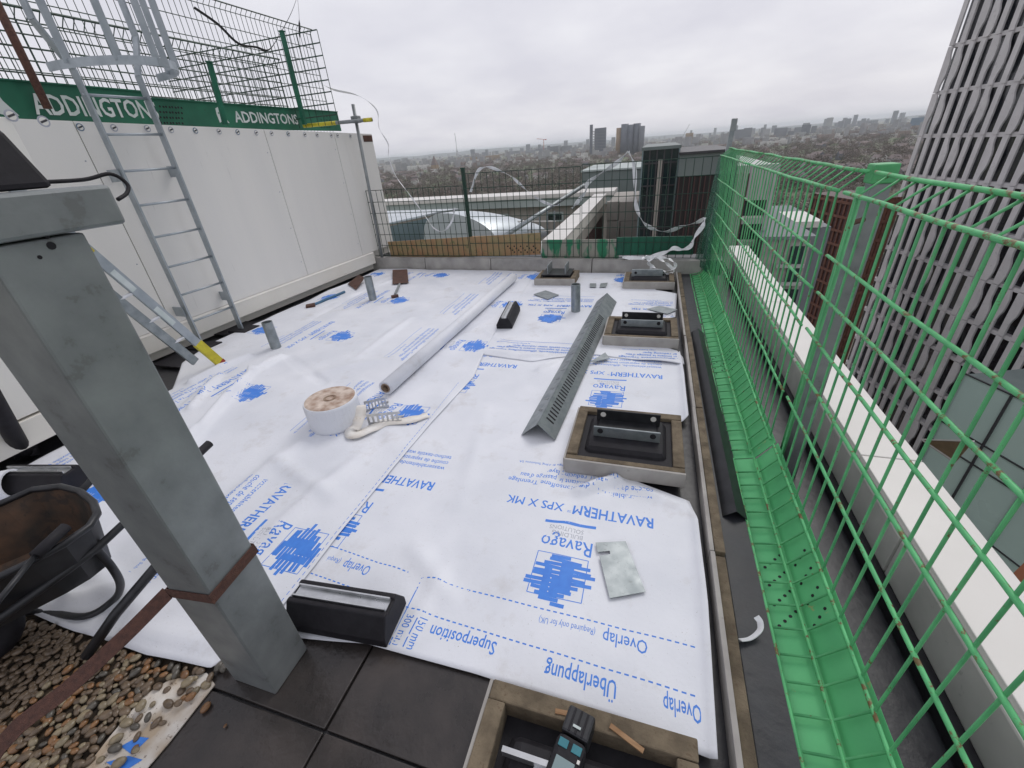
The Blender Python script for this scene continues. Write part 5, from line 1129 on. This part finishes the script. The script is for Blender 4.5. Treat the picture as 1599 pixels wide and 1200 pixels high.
for x, yt, r, m in ((967, 200, 4.5, 'city_tan'), (976, 194, 6, 'city_dark'), (985, 195, 5, 'city_dark'), (995, 193, 6, 'city_dark'), (1003, 197, 4.5, 'city_grey')):
    q = AD(x, yt, 1500+random.uniform(-8, 8)); rr = r*1500/790.; MB().tube([(q.x, q.y, GZ), (q.x, q.y, q.z)], rr*.95, 14).build('shaft', m, ct, smooth=True)
for parts, lab, D in (
    ([('block', 'city_tan', 725, 745, 246)], 'left of two tan slab blocks on the suburb edge', 2300), ([('block', 'city_tan', 758, 780, 243)], 'right of two tan slab blocks on the suburb edge', 2300),
    ([('wing', 'house_white', 632, 652, 260), ('wing', 'house_white', 653, 670, 258)], 'long white apartment rows left of the church spire', 1700), ([('wing', 'house_white', 598, 617, 258), ('lower_wing', 'house_white', 597, 628, 270)], 'white stepped block beside the enclosure edge', 1500),
    ([('block', 'city_grey', 855, 872, 229), ('cap', 'city_dark', 854.5, 859, 228)], 'grey block right of the red crane', 2600), ([('block', 'city_grey', 877, 893, 228), ('side', 'city_dark', 890, 897, 231)], 'grey block second from the red crane', 2700),
    ([('block', 'city_tan', 1071, 1083, 208)], 'lone brown tower behind the dark glass block', 2500), ([('block', 'city_grey', 1148, 1174, 202), ('block', 'city_grey', 1162, 1175, 200)], 'broad grey slab right of the corner post', 2400),
    ([('block', 'city_pale', 1192, 1203, 202)], 'pale small tower right of the broad slab', 3000), ([('block', 'city_grey', 1210, 1230, 200), ('block', 'city_grey', 1231, 1241, 205)], 'grey towers in the middle of the right skyline', 2600),
    ([('block', 'city_grey', 1241, 1252, 199)], 'pale thin tower between grey towers on the right skyline', 3100), ([('block', 'city_dark', 1253, 1267, 195), ('block', 'city_grey', 1268, 1276, 197)], 'dark tall block on the right skyline', 2600),
    ([('shaft', 'city_pale', 1292, 1302, 184)], 'slim pale tower standing highest on the right skyline', 3600), ([('block', 'city_blue', 1424, 1446, 184)], 'blue-grey block beside the ribbed tower', 2500),
    ([('hall', 'city_grey', 1330, 1345, 195), ('hall', 'city_grey', 1340, 1362, 189), ('hall', 'city_grey', 1358, 1372, 193), ('hall', 'city_grey', 1300, 1332, 197), ('hall', 'city_grey', 1372, 1420, 196)], 'long hazy cluster of tall blocks at the right skyline', 4200),
    ([('hall', 'city_orange', 1359, 1376, 236), ('roof', 'city_pale', 1343, 1358, 238)], 'orange-fronted hall in the right suburb', 900), ([('hall', 'city_pale', 1392, 1416, 237)], 'pale flat building beside the ribbed tower', 900),
    ([('block', 'city_grey', 770, 778, 236), ('block', 'city_grey', 752, 763, 238)], 'small hazy blocks above the tan slabs', 4200), ([('block', 'city_grey', 795, 812, 236), ('block', 'city_grey', 820, 836, 235), ('block', 'city_dark', 836, 853, 232)], 'hazy dark blocks at the foot of the red crane', 3600), ([('block', 'city_grey', 898, 908, 229), ('block', 'city_grey', 1038, 1050, 220)], 'hazy small blocks either side of the big towers', 4000)):
    ftower(parts, lab, D)
sp = thing('church_spire', 'brown church tower with pointed roof in the suburb', 'church', (AD(679, 262, 1500).x, AD(679, 262, 1500).y, GZ)); q = AD(679, 258, 1500); q2 = AD(679, 243, 1500)
MB().box(q.x-9, q.x+9, q.y-9, q.y+9, GZ, q.z).build('tower', 'city_tan', sp); MB().add([(q.x-9, q.y-9, q.z), (q.x+9, q.y-9, q.z), (q.x+9, q.y+9, q.z), (q.x-9, q.y+9, q.z), (q.x, q.y, q2.z)], [(0, 1, 4), (1, 2, 4), (2, 3, 4), (3, 0, 4), (3, 2, 1, 0)]).build('spire', 'house_roof', sp)
def crane(px_, ytop, ybase, jx, jy, D, m, label):
    t = thing('tower_crane', label, 'crane', (AD(px_, ybase, D).x, AD(px_, ybase, D).y, GZ)); k = D*.0009
    a, b = AD(px_, ybase, D), AD(px_, ytop, D); MB().obox(Vector((a.x, a.y, GZ)), b, k, k, up=(0, 1, 0)).build('mast', m, t); c = AD(jx, jy, D); c2 = b-(c-b)*.3; MB().obox(c2, c, k*.8, k*.8, up=(0, 1, .1)).build('jib', m, t); MB().obox(c2-Vector((0, 0, k)), c2+Vector((0, 0, k)), k*3, k*2, up=(0, 1, 0)).build('counterweight', m, t)
crane(849, 218, 235, 838, 217, 2300, 'crane_red', 'red tower crane on the skyline left of the slab tower'); crane(713, 230, 244, 710, 208, 2600, 'city_pale', 'thin pale crane with raised jib above the tan blocks'); crane(1065, 215, 226, 1077, 194, 2600, 'city_pale', 'thin pale luffing crane behind the dark glass block')
# ------------------------------------------------------------------ haze
hz_ = bpy.data.materials.new('haze'); hz_.use_nodes = True; t = hz_.node_tree; t.nodes.clear(); o_ = t.nodes.new('ShaderNodeOutputMaterial'); v_ = t.nodes.new('ShaderNodeVolumePrincipled'); v_.inputs['Color'].default_value = (.90, .95, 1, 1); v_.inputs['Density'].default_value = .0001; t.links.new(v_.outputs[0], o_.inputs['Volume'])
MATS['haze'] = hz_
hb = MB().box(-15500, 15500, -3500, 16500, GZ-1, 64).build('haze', 'haze'); hb['kind'] = 'stuff'; tag(hb, 'thin grey winter haze over the city', 'haze')
